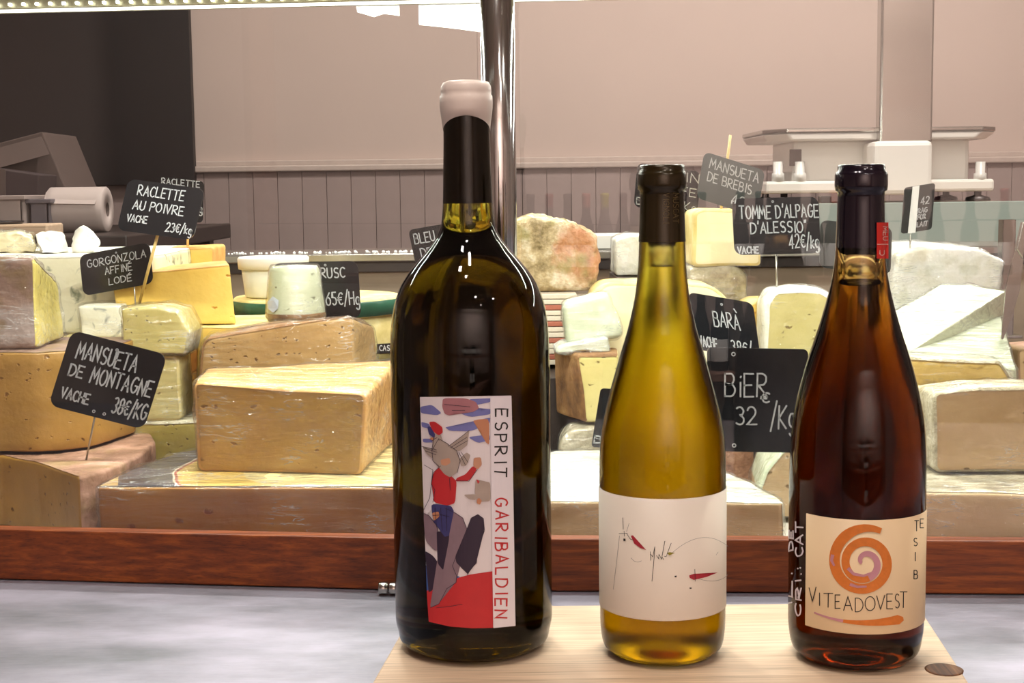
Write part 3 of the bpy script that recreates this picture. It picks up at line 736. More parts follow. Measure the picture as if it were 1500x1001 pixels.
cheese('rounded white cheese chunk with a grey foot on the blue wheel, nearest the signs', [P(108, 340, 1.57), P(122, 331, 1.57), P(140, 343, 1.57), P(148, 356, 1.57), Zp(138, 1.57, zt), Zp(105, 1.57, zt)],
       [P(110, 340, 1.62), P(122, 333, 1.62), P(138, 345, 1.62), P(145, 356, 1.62), Zp(136, 1.62, zt), Zp(106, 1.62, zt)], 'pppppp', 'white', None, rc=0.012, re=0.010, amp=0.002, nsc=50, back='p')
f = [P(244, 364, 1.68), P(312, 362, 1.68), Zp(316, 1.68, 0.0975), Zp(242, 1.68, 0.0975)]
cheese('small cream cheese block at the back with a pink rind, behind the yellow wedge', f, off(f, (0, 0.07, 0)), 'rrrp', 'gouda', 'orange', rc=0.006)
# round wheel with green band, CAST label, under the tub
gx = xr(464, 1.70)
yw = lathe('cheese', [(0, 0.0975), (0.094, 0.0975), (0.099, 0.101), (0.1, 0.12), (0.099, 0.146), (0.095, 0.151), (0, 0.151)], (gx, 1.715, 0), RI['yellow'])
tag(yw, 'round yellow wheel with a black lettered sticker, under the green-banded wheel', 'cheese')
gw = lathe('cheese', [(0, 0.1515), (0.097, 0.1515), (0.101, 0.154), (0.102, 0.16), (0.101, 0.1705), (0.098, 0.1735), (0.0, 0.1735)], (gx, 1.715, 0), RI['yellow'])
tag(gw, 'round cheese wheel with a dark green band, carrying the plastic tub', 'cheese')
lathe('green_band', [(0.1022, 0.1535), (0.1034, 0.154), (0.1034, 0.1705), (0.1022, 0.171)], (gx, 1.715, 0), RI['green'], gw, 72, close=False)
# goat cheese cone
gy = 1.49; gcx = xr(434.5, gy); zb = 0.1625
rr = 43 * gy / F; th = P(434, 390, gy).z
gc = lathe('cheese', [(0, zb), (rr * 0.90, zb), (rr * 0.99, zb + 0.006), (rr * 0.98, zb + 0.016), (rr * 0.90, zb + 0.035), (rr * 0.84, th - 0.004), (rr * 0.76, th), (0, th + 0.001)], (gcx, gy, 0), PA['goat'])
tag(gc, 'small pale goat cheese in film standing on the yellow block, before the price sign', 'cheese')
lathe('brown_base', [(rr * 0.86, zb + 0.0004), (rr * 0.93, zb + 0.0007), (rr * 1.02, zb + 0.006), (rr * 1.01, zb + 0.010)], (gcx, gy, 0), RI['brown'], gc, close=False)
lathe('plastic_wrap', [(rr * 0.93, zb + 0.0003), (rr * 1.05, zb + 0.006), (rr * 1.03, zb + 0.016), (rr * 0.95, zb + 0.035), (rr * 0.89, th - 0.002), (rr * 0.8, th + 0.002), (0, th + 0.0025)], (gcx, gy, 0), FI2, gc, close=False)
stk_ = []
def conept(px_, py_, lift):
    z = P(px_, py_, gy).z; t = (z - zb) / (th - zb); return cyl_pt((gcx, gy), rr * (0.99 - 0.14 * t), px_, py_, lift)
# tub with lid
ty = 1.70; tx = xr(404, ty); tz = 0.1742
tub = empty('plastic_tub', (tx, ty, tz), 'translucent round tub of white cream cheese with a lid, behind the goat cheese', 'tub')
M_tub = plain('milky tub plastic', srgb(232, 230, 214), 0.3, 0, 0.12, 60)
lathe('body', [(0, tz), (0.033, tz), (0.0345, tz + 0.002), (0.0385, tz + 0.038), (0, tz + 0.038)], (tx, ty, 0), M_tub, tub)
lathe('lid', [(0.0386, tz + 0.034), (0.0415, tz + 0.0335), (0.0425, tz + 0.046), (0.0405, tz + 0.048), (0.037, tz + 0.0465), (0, tz + 0.0465)], (tx, ty, 0), M_white, tub)

# --- centre
A, B = hull([(750, 735), (750, 690), (812, 662), (930, 657), (1066, 694), (1105, 712), (1138, 730), (1148, 738), (1100, 738), (900, 736)], 0.044, FZ)
cheese('low wide half wheel with a white wrapped top, behind the olive bottle', A, B, 'rrrrrrrppp', 'beige', 'whitey', front='r', rc=0.007, re=0.003, film=FI2, amp=0.001)
f = [P(822, 650, 1.405), P(836, 632, 1.405), P(872, 628, 1.405), P(900, 640, 1.405), Zp(905, 1.405, FZ), Zp(818, 1.405, FZ)]
cheese('grey mottled round cheese in film, low beside the large dark bottle', f, off(f, (0, 0.055, 0)), 'rrrrrr', 'cream', 'grey', front='r', rc=0.012, film=FI2)
zc = 0.0635
f = [P(846, 524, 1.415), P(905, 528, 1.415), Zp(905, 1.415, zc), Zp(858, 1.415, zc)]
b = [P(812, 515, 1.478), P(905, 520, 1.478), Zp(905, 1.478, zc), Zp(815, 1.478, zc)]
f[0].z = f[1].z = 0.132; b[0].z = b[1].z = 0.132
cheese('upright wedge with brown rind and pale speckled cut face, left of the olive bottle', f, b, 'rpprr', 'paleol', 'brown', rc=0.006, back='r')
f = [P(822, 505, 1.43), P(888, 487, 1.43), Zp(892, 1.43, 0.1335), Zp(815, 1.43, 0.1335)]
f[0].z = 0.139; f[1].z = 0.147
cheese('thin white-topped wedge lying between the upright wedge and the wrapped block', f, off(f, (0, 0.05, 0)), 'rrpr', 'cream', 'palegr', front='r', rc=0.003, film=FI3)
f = [P(826, 446, 1.45), P(888, 431, 1.45), P(905, 470, 1.45), P(911, 494, 1.45), P(830, 507, 1.45)]
cheese('pale green wrapped block leaning beside the neck of the olive bottle', f, off(f, (0, 0.03, 0)), 'rrrrr', 'pale', 'palegr', front='r', rc=0.010, re=0.008, film=FI2, amp=0.0015)
# stack of striped wrapping papers under the rustic wheel
x0 = xr(772, 1.56); x1 = xr(842, 1.56)
stk = empty('paper_stack', ((x0 + x1) / 2, 1.62, 0.1045), 'stack of striped wrapping papers underneath the rustic mottled wheel', 'paper stack')
M_s1 = plain('cream paper', srgb(226, 214, 196), 0.6); M_s2 = plain('terracotta paper', srgb(178, 104, 84), 0.6)
for k in range(13):
    o_ = random.uniform(-0.002, 0.002)
    box('sheet', x0 + o_, x1 + 0.004 + o_, 1.56, 1.76, 0.1045 + k * 0.0061, 0.1045 + k * 0.0061 + 0.0054, M_s2 if k % 3 == 1 else M_s1, stk, 0.0008)
zs = 0.1045 + 13 * 0.0061 + 0.001
f = [P(742, 330, 1.585), P(775, 319, 1.585), P(830, 324, 1.585), P(872, 345, 1.585), P(879, 385, 1.585), Zp(868, 1.585, zs), Zp(760, 1.585, zs), P(742, 400, 1.585)]
cheese('big rustic wheel with a crusty mottled rind, right of the large dark bottle', f, off(f, (0.0, 0.16, 0)), 'rrrrrrrr', 'cream', 'rustic', front='r', rc=0.010, re=0.012, amp=0.003, nsc=45)
f = [P(868, 432, 1.505), P(885, 416, 1.505), P(1000, 414, 1.505), P(1045, 420, 1.505), P(1068, 440, 1.505), Zp(1070, 1.505, 0.1055), Zp(864, 1.505, 0.1055)]
cheese('long cream-yellow cheese with rounded ends passing behind the neck of the olive bottle', f, off(f, (0, 0.08, 0)), 'rrrrrrr', 'cream', 'yellow', rc=0.012, re=0.006)
f = [P(904, 352, 1.70), P(925, 345, 1.70), P(1018, 347, 1.70), Zp(1020, 1.70, 0.1945), Zp(902, 1.70, 0.1945)]
f[3].x = xr(1002, 1.70); f[2].x = xr(1006, 1.70)
cheese('bright white wrapped cheese brick far back behind the olive bottle neck', f, off(f, (0, 0.08, 0)), 'rrrrr', 'white', 'whitey', front='r', rc=0.006, film=FI)
f = [P(1012, 392, 1.62), P(1078, 392, 1.62), P(1090, 402, 1.62), Zp(1100, 1.62, 0.1055), Zp(1008, 1.62, 0.1055)]
f[0].z = f[1].z = 0.2065
cheese('grey wrapped round under the pale cream block, by the chalk signs', f, off(f, (0, 0.11, 0)), 'rrrrr', 'cream', 'grey', front='r', rc=0.008, film=FI2, amp=0.0015)
f = [P(1017, 312, 1.625), P(1030, 307, 1.625), P(1105, 308, 1.625), P(1115, 330, 1.625), Zp(1114, 1.625, 0.2085), Zp(1016, 1.625, 0.2085)]
cheese('pale cream block with rounded corners, the highest in the middle', f, off(f, (0.0, 0.09, 0)), 'rrrrrr', 'cream', 'yellow', rc=0.008, re=0.006)
f = [P(1096, 448, 1.55), P(1110, 441, 1.55), P(1190, 440, 1.55), Zp(1192, 1.55, 0.1055), Zp(1094, 1.55, 0.1055)]
f2_ = f
f = [P(1120, 445, 1.49), P(1132, 426, 1.49), P(1170, 421, 1.49), P(1205, 424, 1.49), P(1228, 440, 1.49), Zp(1230, 1.49, 0.1055), Zp(1119, 1.49, 0.1055)]
cheese('pale yellow round with a white bloomy top, beneath the wide chalk sign', f, off(f, (0, 0.05, 0)), 'rrrrrrr', 'paleol', 'whitey', rc=0.008, re=0.010, film=FI)
cheese('smooth butter-yellow block behind the white-topped round', f2_, off(f2_, (0, 0.07, 0)), 'rrrrr', 'gouda', 'yellow', rc=0.006)
f = [P(985, 600, 1.405), P(1000, 580, 1.405), P(1090, 580, 1.405), P(1104, 600, 1.405), Zp(1101, 1.405, FZ), Zp(985, 1.405, FZ)]
cheese('reddish brown rinded cheese standing below the large price sign', f, off(f, (0, 0.08, 0)), 'rrrrrr', 'brownish', 'red', front='r', rc=0.008, amp=0.0015)
f = [P(1112, 720, 1.27), P(1122, 690, 1.27), P(1148, 660, 1.27), P(1205, 648, 1.27), Zp(1215, 1.27, FZ), Zp(1113, 1.27, FZ)]
cheese('curved tan wedge in thick film, between the half wheel and the amber bottle', f, off(f, (0.01, 0.10, 0)), 'rrrrpp', 'beige', 'palegr', rc=0.006, film=FI2)

# --- right
A, B = hull([(1335, 722), (1335, 690), (1340, 655), (1590, 660), (1590, 728), (1480, 724)], 0.056, FZ)
cheese('low beige slab at the bottom right, behind the rail', A, B, 'rrrrpp', 'beige', 'grey', front='r', rc=0.004, film=FI)
f = [P(1368, 577, 1.165), P(1430, 569, 1.165), P(1570, 568, 1.165), Zp(1570, 1.165, 0.0585), Zp(1370, 1.165, 0.0595)]
cheese('large beige block in film at the right edge, on the low slab', f, off(f, (0, 0.05, 0)), 'rrrrr', 'beige', 'grey', rc=0.008, film=FI, amp=0.0008)
f = [P(1290, 568, 1.225), P(1357, 570, 1.225), Zp(1369, 1.225, 0.0585), Zp(1290, 1.225, 0.0585)]
cheese('narrow yellow upright piece between the amber bottle and the beige block', f, off(f, (0, 0.022, 0)), 'rppp', 'cream', 'yellow', rc=0.003, film=FI, back='p')
f = [P(1300, 524, 1.255), P(1465, 530, 1.255), P(1492, 572, 1.255), Zp(1494, 1.255, 0.0585), Zp(1296, 1.255, 0.0585)]
cheese('yellow cheese with dark mould spots above the beige block', f, off(f, (0, 0.04, 0)), 'rrrrr', 'mould', 'grey', rc=0.004, film=FI)
f = [P(1300, 526, 1.30), P(1487, 541, 1.30), Zp(1492, 1.30, 0.0585), Zp(1290, 1.30, 0.0585)]
b = [P(1290, 455, 1.51), P(1464, 458, 1.51), Zp(1466, 1.51, 0.0585), Zp(1290, 1.51, 0.0585)]
cheese('pale green slab under the tapering wedge, top right', f, b, 'rrrr', 'pale', 'palegr', rc=0.003, film=FI2, front='p')
A = [P(1326, 520, 1.325), P(1472, 427, 1.50), P(1420, 418, 1.515), P(1378, 418, 1.515), P(1300, 462, 1.44)]
B = [P(1326, 525, 1.325), P(1470, 461, 1.50), Vector(), Vector(), Vector()]
for i in (2, 3, 4): B[i] = A[i] + Vector((0, 0, -0.026 if i < 4 else -0.012))
cheese('tapering pale green wedge lying on the pale slab, before the white wheel', A, B, 'prrrr', 'pale', 'palegr', front='p', rc=0.003, re=0.0015, film=FI2)
f = [P(1306, 430, 1.60), P(1318, 372, 1.60), P(1350, 362, 1.60), P(1430, 364, 1.60), P(1472, 382, 1.60), P(1462, 440, 1.60), Zp(1462, 1.60, 0.1055), Zp(1306, 1.60, 0.1055)]
cheese('broad snow-white wheel in crumpled film, top right beneath the tilted sign', f, off(f, (0, 0.14, 0)), 'rrrrrrrr', 'white', 'whitey', front='r', rc=0.010, re=0.008, film=FI2, amp=0.002)
f = [P(1492, 512, 1.46), P(1590, 508, 1.46), Zp(1590, 1.46, FZ), Zp(1494, 1.46, FZ)]
cheese('pinkish cheese block cut by the right edge of the view', f, off(f, (0, 0.06, 0)), 'rrrr', 'beige', 'pink', rc=0.006)
# cutter: steel tube and a cheese knife stuck upright
kn = empty('cheese_knife', P(1466, 503, 1.40), 'steel knife stuck upright in the pale slab at the right edge', 'knife')
hp0 = P(1466, 503, 1.40)
bl = [P(1466, 507, 1.40), P(1468, 480, 1.40), P(1474, 420, 1.40), P(1482, 385, 1.40), P(1490, 362, 1.40), P(1499, 380, 1.40), P(1494, 425, 1.40), P(1482, 465, 1.40)]
prism('blade', bl, off(bl, (0, 0.0015, 0)), M_steel, kn, 0.0)
hq = [P(1490, 366, 1.398), P(1499, 380, 1.398), P(1508, 330, 1.398), P(1499, 325, 1.398)]
prism('handle', hq, off(hq, (0, 0.008, 0)), M_steel, kn, 0.001)
st = empty('cutter_stand', (xr(1474, 1.78), 1.78, 0.1045), 'square steel tube standing at the back right behind the knife', 'stand')
x0 = xr(1465, 1.78); x1 = xr(1484, 1.78); zt2 = P(1474, 322, 1.78).z
bm = bmesh.new(); t_ = 0.0015
for (a0, a1, c0_, c1_) in ((x0, x1, 1.78, 1.78 + t_), (x0, x1, 1.795, 1.795 + t_), (x0, x0 + t_, 1.78, 1.796), (x1 - t_, x1, 1.78, 1.796)):
    add_box(bm, ((a0 + a1) / 2, (c0_ + c1_) / 2, (0.1045 + zt2) / 2), (a1 - a0, c1_ - c0_, zt2 - 0.1045))
from_bm('tube', bm, M_steel, st)
box('foot', x0 - 0.01, x1 + 0.01, 1.775, 1.80, 0.1045, 0.108, M_steel, st, 0.0005)
# white tray on the rear ledge
ta = P(872, 351, 1.99); tb = P(1000, 372, 1.99)
tr = empty('serving_tray', ((ta.x + tb.x) / 2, 2.0, lz), 'shallow white tray on the rear ledge behind the bright white cheese', 'tray')
bm = bmesh.new(); xa, xb = ta.x, tb.x
for (cx_, cy_, cz_, sx_, sy_, sz_) in (((xa + xb) / 2, 2.02, lz + 0.002, xb - xa, 0.10, 0.003), ((xa + xb) / 2, 1.971, lz + 0.010, xb - xa, 0.003, 0.019), ((xa + xb) / 2, 2.069, lz + 0.010, xb - xa, 0.003, 0.019), (xa, 2.02, lz + 0.010, 0.003, 0.10, 0.019), (xb, 2.02, lz + 0.010, 0.003, 0.10, 0.019)):
    add_box(bm, (cx_, cy_, cz_), (sx_, sy_, sz_), bev=0.0008, seg=1)
from_bm('dish', bm, M_white, tr)

# ------------------------------------------------------------------ handwriting
def arc(cx, cy, rx, ry, a0, a1, n=8):
    return [(cx + rx * math.cos(R(a0 + (a1 - a0) * k / n)), cy + ry * math.sin(R(a0 + (a1 - a0) * k / n))) for k in range(n + 1)]
G = {
 'A': [[(0, 0), (2, 6), (4, 0)], [(0.8, 2.1), (3.3, 2.1)]],
 'B': [[(0, 0), (0, 6)], [(0, 6)] + arc(2, 4.6, 1.3, 1.4, 80, -80) + [(0, 3.2)] + arc(2.2, 1.6, 1.6, 1.6, 80, -80) + [(0, 0)]],
 'C': [arc(2.2, 3, 2.1, 3, 50, 310, 12)], 'D': [[(0, 0), (0, 6)] + arc(1, 3, 3, 3, 90, -90, 10) + [(0, 0)]],
 'E': [[(3.4, 6), (0, 6), (0, 0), (3.5, 0)], [(0, 3), (2.8, 3.1)]], 'F': [[(3.4, 6), (0, 6), (0, 0)], [(0, 3.1), (2.7, 3.2)]],
 'G': [arc(2.2, 3, 2.1, 3, 50, 300, 12) + [(4, 1.4), (4, 2.8), (2.5, 2.8)]],
 'H': [[(0, 0), (0, 6)], [(3.6, 0), (3.6, 6)], [(0, 3), (3.6, 3.1)]], 'I': [[(1, 0), (1, 6)]],
 'J': [[(2.5, 6), (2.5, 1.2)] + arc(1.3, 1.2, 1.2, 1.2, 0, -150, 6)],
 'K': [[(0, 0), (0, 6)], [(3.4, 6), (0.1, 2.8), (3.6, 0)]], 'L': [[(0, 6), (0, 0), (3.2, 0)]],
 'M': [[(0, 0), (0.4, 6), (2.3, 2), (4.2, 6), (4.6, 0)]], 'N': [[(0, 0), (0.2, 6), (3.5, 0.2), (3.7, 6)]],
 'O': [arc(2.1, 3, 2.1, 3, 90, 455, 14)], 'P': [[(0, 0), (0, 6)] + arc(1.6, 4.5, 1.7, 1.5, 90, -90, 8) + [(0, 3)]],
 'R': [[(0, 0), (0, 6)] + arc(1.6, 4.5, 1.7, 1.5, 90, -90, 8) + [(0.4, 3), (3.8, 0)]],
 'S': [arc(2, 4.5, 1.6, 1.5, 40, 270, 9) + arc(2, 1.5, 1.7, 1.5, 90, -140, 9)],
 'T': [[(0, 6), (4, 6)], [(2, 6), (1.9, 0)]], 'U': [[(0, 6), (0, 2)] + arc(1.8, 2, 1.8, 2, 180, 360, 8) + [(3.6, 6)]],
 'V': [[(0, 6), (1.8, 0), (3.8, 6.3)]], 'Y': [[(0, 6), (1.8, 3), (3.6, 6)], [(1.8, 3), (1.6, 0)]], 'Z': [[(0, 6), (3.6, 6), (0, 0), (3.8, 0)]],
 'e': [[(0.2, 2)] + arc(1.6, 1.9, 1.4, 1.9, 10, 320, 9)], 'g': [arc(1.5, 2, 1.4, 1.8, 40, 400, 10) + [(2.9, -1)] + arc(1.6, -1, 1.3, 1.2, 0, -150, 6)],
 'k': [[(0, 0), (0, 5.5)], [(2.4, 3.6), (0.1, 1.8), (2.6, 0)]], 'i': [[(0.8, 0), (0.8, 3.6)], [(0.8, 5), (0.9, 5.3)]], 'd': [arc(1.4, 1.7, 1.4, 1.7, 30, 390, 9), [(2.8, 5.5), (2.7, 0)]],
 'l': [[(1.6, 5.8), (0.8, 0.6), (1.8, 0.2)]], 'a': [arc(1.4, 1.7, 1.4, 1.7, 30, 390, 9), [(2.8, 3.4), (3, 0)]],
 '0': [arc(1.7, 3, 1.7, 3, 90, 455, 12)], '1': [[(0.4, 4.8), (1.6, 6), (1.6, 0)]], '2': [arc(1.7, 4.3, 1.6, 1.7, 160, -40, 8) + [(0, 0), (3.6, 0.1)]],
 '3': [arc(1.6, 4.5, 1.5, 1.5, 140, -80, 8) + arc(1.6, 1.5, 1.7, 1.5, 80, -140, 8)], '4': [[(2.6, 0), (2.6, 6), (0, 1.8), (3.8, 1.9)]],
 '5': [[(3.2, 6), (0.6, 6), (0.4, 3.4)] + arc(1.7, 1.8, 1.7, 1.8, 110, -140, 8)], '6': [[(3, 6)] + arc(1.8, 1.9, 1.7, 1.9, 140, 480, 12)],
 '7': [[(0, 6), (3.4, 6), (1, 0)]], '8': [arc(1.8, 4.5, 1.4, 1.5, 270, 630, 10), arc(1.8, 1.5, 1.7, 1.5, 90, 450, 10)],
 '9': [arc(1.8, 4.2, 1.5, 1.7, 0, 360, 10) + [(3.1, 1.5), (2, 0)]],
 '€': [arc(2.4, 3, 1.9, 2.8, 50, 310, 10), [(-0.2, 3.6), (2.8, 3.6)], [(-0.2, 2.5), (2.5, 2.5)]],
 '/': [[(0, -1), (2.6, 7)]], "'": [[(0.6, 6.8), (0.3, 5.2)]], '"': [[(0.3, 6.8), (0.1, 5.4)], [(1.2, 6.8), (1, 5.4)]], '.': [[(0.5, 0), (0.6, 0.3)]],
 'É': [[(3.4, 6), (0, 6), (0, 0), (3.5, 0)], [(0, 3), (2.8, 3.1)], [(1, 6.9), (2.6, 8)]], 'À': [[(0, 0), (2, 6), (4, 0)], [(0.8, 2.1), (3.3, 2.1)], [(1.6, 8.4), (3, 7)]],
 ':': [[(0.5, 0.4), (0.6, 0.7)], [(0.5, 3), (0.6, 3.3)]],
}
def text_strokes(txt, w=None, gap=1.3, jit=0.12, fat=1.0):
    """polylines of a handwritten line; x from 0 to w (in cap heights = 6), y 0..6"""
    x = 0; out = []
    for ch in txt:
        if ch == ' ': x += 3; continue
        g = G.get(ch) or G.get(ch.upper())
        if not g: continue
        mx_ = max(p[0] for s in g for p in s); dy = random.uniform(-1, 1) * jit * 2; sl = random.uniform(-1, 1) * jit * 0.3
        for s in g: out.append([(x + p[0] + sl * p[1] + random.uniform(-jit, jit) * 0.6, p[1] + dy + random.uniform(-jit, jit) * 0.6) for p in s])
        x += mx_ + gap
    return out, x - gap
def ribbon(line, hw):
    """one stroke as a flat strip of quads"""
    n = len(line); vs = []; fs = []
    for i in range(n):
        a = Vector(line[max(i - 1, 0)]); b = Vector(line[min(i + 1, n - 1)]); d = (b - a)
        if d.length < 1e-9: d = Vector((1, 0))
        d.normalize(); nn = Vector((-d.y, d.x)); p = Vector(line[i])
        if i == 0: p = p - d * hw * 0.7
        if i == n - 1: p = p + d * hw * 0.7
        k = 1.0
        if 0 < i < n - 1:
            d1 = (Vector(line[i]) - a); d2 = (b - Vector(line[i]))
            if d1.length > 1e-9 and d2.length > 1e-9:
                c = max(0.45, math.cos(d1.angle(d2) / 2)); k = 1 / c
        vs += [p + nn * hw * k, p - nn * hw * k]
        if i: fs.append((2 * i - 2, 2 * i - 1, 2 * i + 1, 2 * i))
    return vs, fs
def write(items, to3d, hw):
    """items: list of polylines in 2D; to3d maps 2D -> world"""
    V = []; Fc = []
    for ln in items:
        # densify
        dl = [ln[0]]
        for a, b in zip(ln, ln[1:]):
            k = max(1, int((Vector(b) - Vector(a)).length / (hw * 5)))
            for j in range(1, k + 1): dl.append((a[0] + (b[0] - a[0]) * j / k, a[1] + (b[1] - a[1]) * j / k))
        vs, fs = ribbon(dl, hw); o = len(V)
        V += [to3d(v.x, v.y) for v in vs]; Fc += [tuple(i + o for i in f) for f in fs]
    return V, Fc

# ------------------------------------------------------------------ price signs
def sign(label, TL, TR, BL, Y, lines, stick=None, th=0.0016, cr=0.10, dots=(), hw=0.011, dim=False, mat=None):
    """plate from three sight-line corners at depth Y; lines: (text, u0, u1, v baseline, cap height) in plate fractions"""
    Yl = Y if not isinstance(Y, tuple) else Y[0]; Yr = Y if not isinstance(Y, tuple) else Y[1]
    o = P(TL[0], TL[1], Yl); ux = P(TR[0], TR[1], Yr) - o; uy = P(BL[0], BL[1], Yl) - o
    nrm = ux.cross(uy).normalized()          # away from the viewer or towards
    if nrm.y > 0: nrm = -nrm
    asp = ux.length / uy.length
    base = o + ux * 0.5 + uy
    root = empty('price_sign', base, label, 'price sign')
    pts = []
    r = cr
    for (cx_, cy_, a0) in ((r, r * asp, 180), (1 - r, r * asp, 270), (1 - r, 1 - r * asp, 0), (r, 1 - r * asp, 90)):
        for k in range(6):
            a = R(a0 + 90 * k / 5); pts.append((cx_ + r * math.cos(a), cy_ + r * asp * math.sin(a)))
    A = [o + ux * u + uy * v for u, v in pts]
    prism('plate', A, [p - nrm * th for p in A], mat or M_slate, root)
    H = uy.length; V = []; Fc = []
    for (txt, u_a, u_b, v, h) in lines:
        st_, wtot = text_strokes(txt)
        sx = (u_b - u_a) / wtot
        items = [[((u_a + p[0] * sx) * asp, v - p[1] / 6 * h) for p in s] for s in st_]
        v_, f_ = write(items, lambda a, b: o + ux * (a / asp) + uy * b + nrm * 0.0003, hw)
        off_ = len(V); V += v_; Fc += [tuple(i + off_ for i in f) for f in f_]
    for (u, v) in dots:
        rr_ = 0.022; c_ = o + ux * u + uy * v + nrm * 0.0003; off_ = len(V)
        for k in range(10): V.append(c_ + ux.normalized() * H * rr_ * math.cos(k * 0.628) + uy.normalized() * H * rr_ * math.sin(k * 0.628))
        for k in range(10): V.append(c_ + ux.normalized() * H * rr_ * .5 * math.cos(k * 0.628) + uy.normalized() * H * rr_ * .5 * math.sin(k * 0.628))
        for k in range(10): Fc.append((off_ + k, off_ + (k + 1) % 10, off_ + 10 + (k + 1) % 10, off_ + 10 + k))
    if V: mesh('lettering', V, Fc, M_chalkdim if dim else M_chalk, root, False, None, base)
    if stick:
        p0, p1, rad, mt = stick
        tube('stick', [p0, (Vector(p0) + Vector(p1)) / 2, p1], rad, mt, root, 8)
    return root
sign('black sign for pepper raclette on a wooden stick, above the bright yellow wedge', (188, 262), (300, 277), (171, 337), 1.40,
     [('RACLETTE', .16, .76, .28, .19), ('AU POIVRE', .14, .80, .56, .17), ('VACHE', .10, .36, .80, .13), ('23€/kg', .62, .96, .90, .17)], (P(232, 340, 1.403), P(203, 449, 1.455), 0.0016, M_pick), dots=())
sign('black sign half hidden behind the raclette sign', (237, 259), (299, 266), (235, 320), 1.70,
     [('RACLETTE', .0, .9, .16, .14), ('/kg', .72, .98, .75, .2)], (P(275, 318, 1.703), P(275, 366, 1.703), 0.0014, M_pick))
sign('black sign for gorgonzola standing before the blue-veined wheel', (116, 374), (219, 355), (122, 434), 1.465,
     [('GORGONZOLA', .10, .93, .34, .18), ('AFFINÉ', .34, .72, .58, .17), ('LODÉ', .38, .70, .84, .15)], (P(196, 410, 1.467), P(200, 470, 1.467), 0.0008, M_wire), dots=((.52, .10),))
s3 = sign('tilted black sign for mansueta de montagne at 38 euros, lower left', (105, 484), (245, 520), (71, 594), 1.235,
     [('MANSUETA', .12, .74, .32, .21), ('DE', .10, .24, .56, .15), ('MONTAGNE', .33, .96, .58, .20), ('VACHE', .09, .38, .86, .13), ('38€/KG', .63, .98, .88, .20)],
     (P(140, 606, 1.237), Q(125, 672, 0.064) + Vector((0, 0, -0.004)), 0.0009, M_wire), dots=((.46, .93), (.57, .93), (.50, .1)))
sign('black sign priced 65 euros behind the wrapped goat cheese', (398, 386), (524, 382), (404, 470), 1.58,
     [('TRUSC', .48, .84, .28, .17), ('65€/Hg', .60, .99, .76, .22)], (P(470, 450, 1.583), Vector((xr(470, 1.583), 1.583, 0.162)), 0.0009, M_wire), dots=((.62, .06),))
sign('black sign reading bleu de, peeking out left of the large dark bottle neck', (598, 337), (668, 325), (613, 408), 1.66,
     [('BLEU', .08, .50, .30, .20), ('DE', .16, .38, .60, .18)], (P(640, 395, 1.663), Vector((xr(642, 1.663), 1.663, 0.103)), 0.0009, M_wire))
sign('black sign mostly hidden behind the body of the large dark bottle', (585, 500), (700, 497), (565, 622), 1.40,
     [('/kg', .5, .8, .9, .1)], (P(640, 600, 1.403), Vector((xr(650, 1.403), 1.403, FZ)), 0.0009, M_wire))
sign('black sign hidden behind the capsule of the olive bottle', (934, 238), (1027, 252), (928, 303), 1.72,
     [('CAPRIN', .05, .98, .26, .2), ('CAFFE', .3, .95, .58, .18), ('BIO', .04, .25, .92, .15), ('5€/Kg', .45, .98, .94, .22)], (P(975, 300, 1.723), Vector((xr(975, 1.723), 1.723, 0.239)), 0.0012, M_pick))
sign('dark green-grey sign for mansueta de brebis skewered above the pale cream block', (1032, 222), (1121, 250), (1020, 290), 1.66,
     [('MANSUETA', .12, .92, .30, .20), ('DE BREBIS', .12, .84, .58, .19), ('42€/', .56, .98, .90, .22)], (P(1070, 198, 1.664), P(1056, 311, 1.664), 0.0016, M_pick), mat=plain('grey green plate', srgb(52, 60, 60), 0.3))
sign('wide black sign for an alpine tomme at 42 euros on a thin rod', (1072, 291), (1199, 288), (1076, 374), 1.51,
     [('"', .0, .05, .26, .2), ("TOMME D'ALPAGE", .08, .99, .36, .22), ("D'ALESSIO\"", .20, .84, .62, .19), ('42€/kg', .64, .98, .90, .24), ('VACHE', .04, .28, .97, .11)],
     (P(1137, 370, 1.512), P(1138, 432, 1.512), 0.0010, M_wire), dots=((.47, .07),))
sign('small blank dark sign behind the neck of the amber bottle', (1202, 322), (1307, 333), (1200, 392), 1.60, [], (P(1250, 388, 1.603), Vector((xr(1250, 1.603), 1.603, 0.104)), 0.0010, M_wire), mat=plain('dark grey plate', srgb(48, 52, 52), 0.3))
sign('black sign for barà at 38 euros, above the large beer cheese sign', (1008, 428), (1103, 444), (1020, 512), 1.33,
     [('BARÀ', .34, .74, .52, .26), ('VACHE', .06, .34, .92, .17), ('38€/.', .56, .92, .93, .2)], (P(1060, 505, 1.332), Vector((xr(1060, 1.37), 1.36, 0.130)), 0.0010, M_wire), dots=((.5, .12),))
sign('largest black sign, beer cheese at 32 euros, between the olive and amber bottles', (1036, 509), (1184, 512), (1034, 661), 1.20,
     [('BiER', .18, .60, .46, .22), ('32', .29, .50, .73, .17), ('€', .54, .62, .52, .10), ('/Kg', .64, .88, .76, .22)],
     (P(1052, 655, 1.202), Q(1052, 706, 0.044) + Vector((0, 0, -0.004)), 0.0010, M_wire), dots=((.26, .06), (.28, .94)), hw=0.008, cr=.05)
sign('small black sign peeking out at the left shoulder of the olive bottle', (880, 569), (930, 572), (866, 655), 1.30,
     [('B', .06, .26, .93, .12)], (P(900, 650, 1.302), Q(900, 672, 0.044) + Vector((0, 0.01, -0.004)), 0.0009, M_wire))
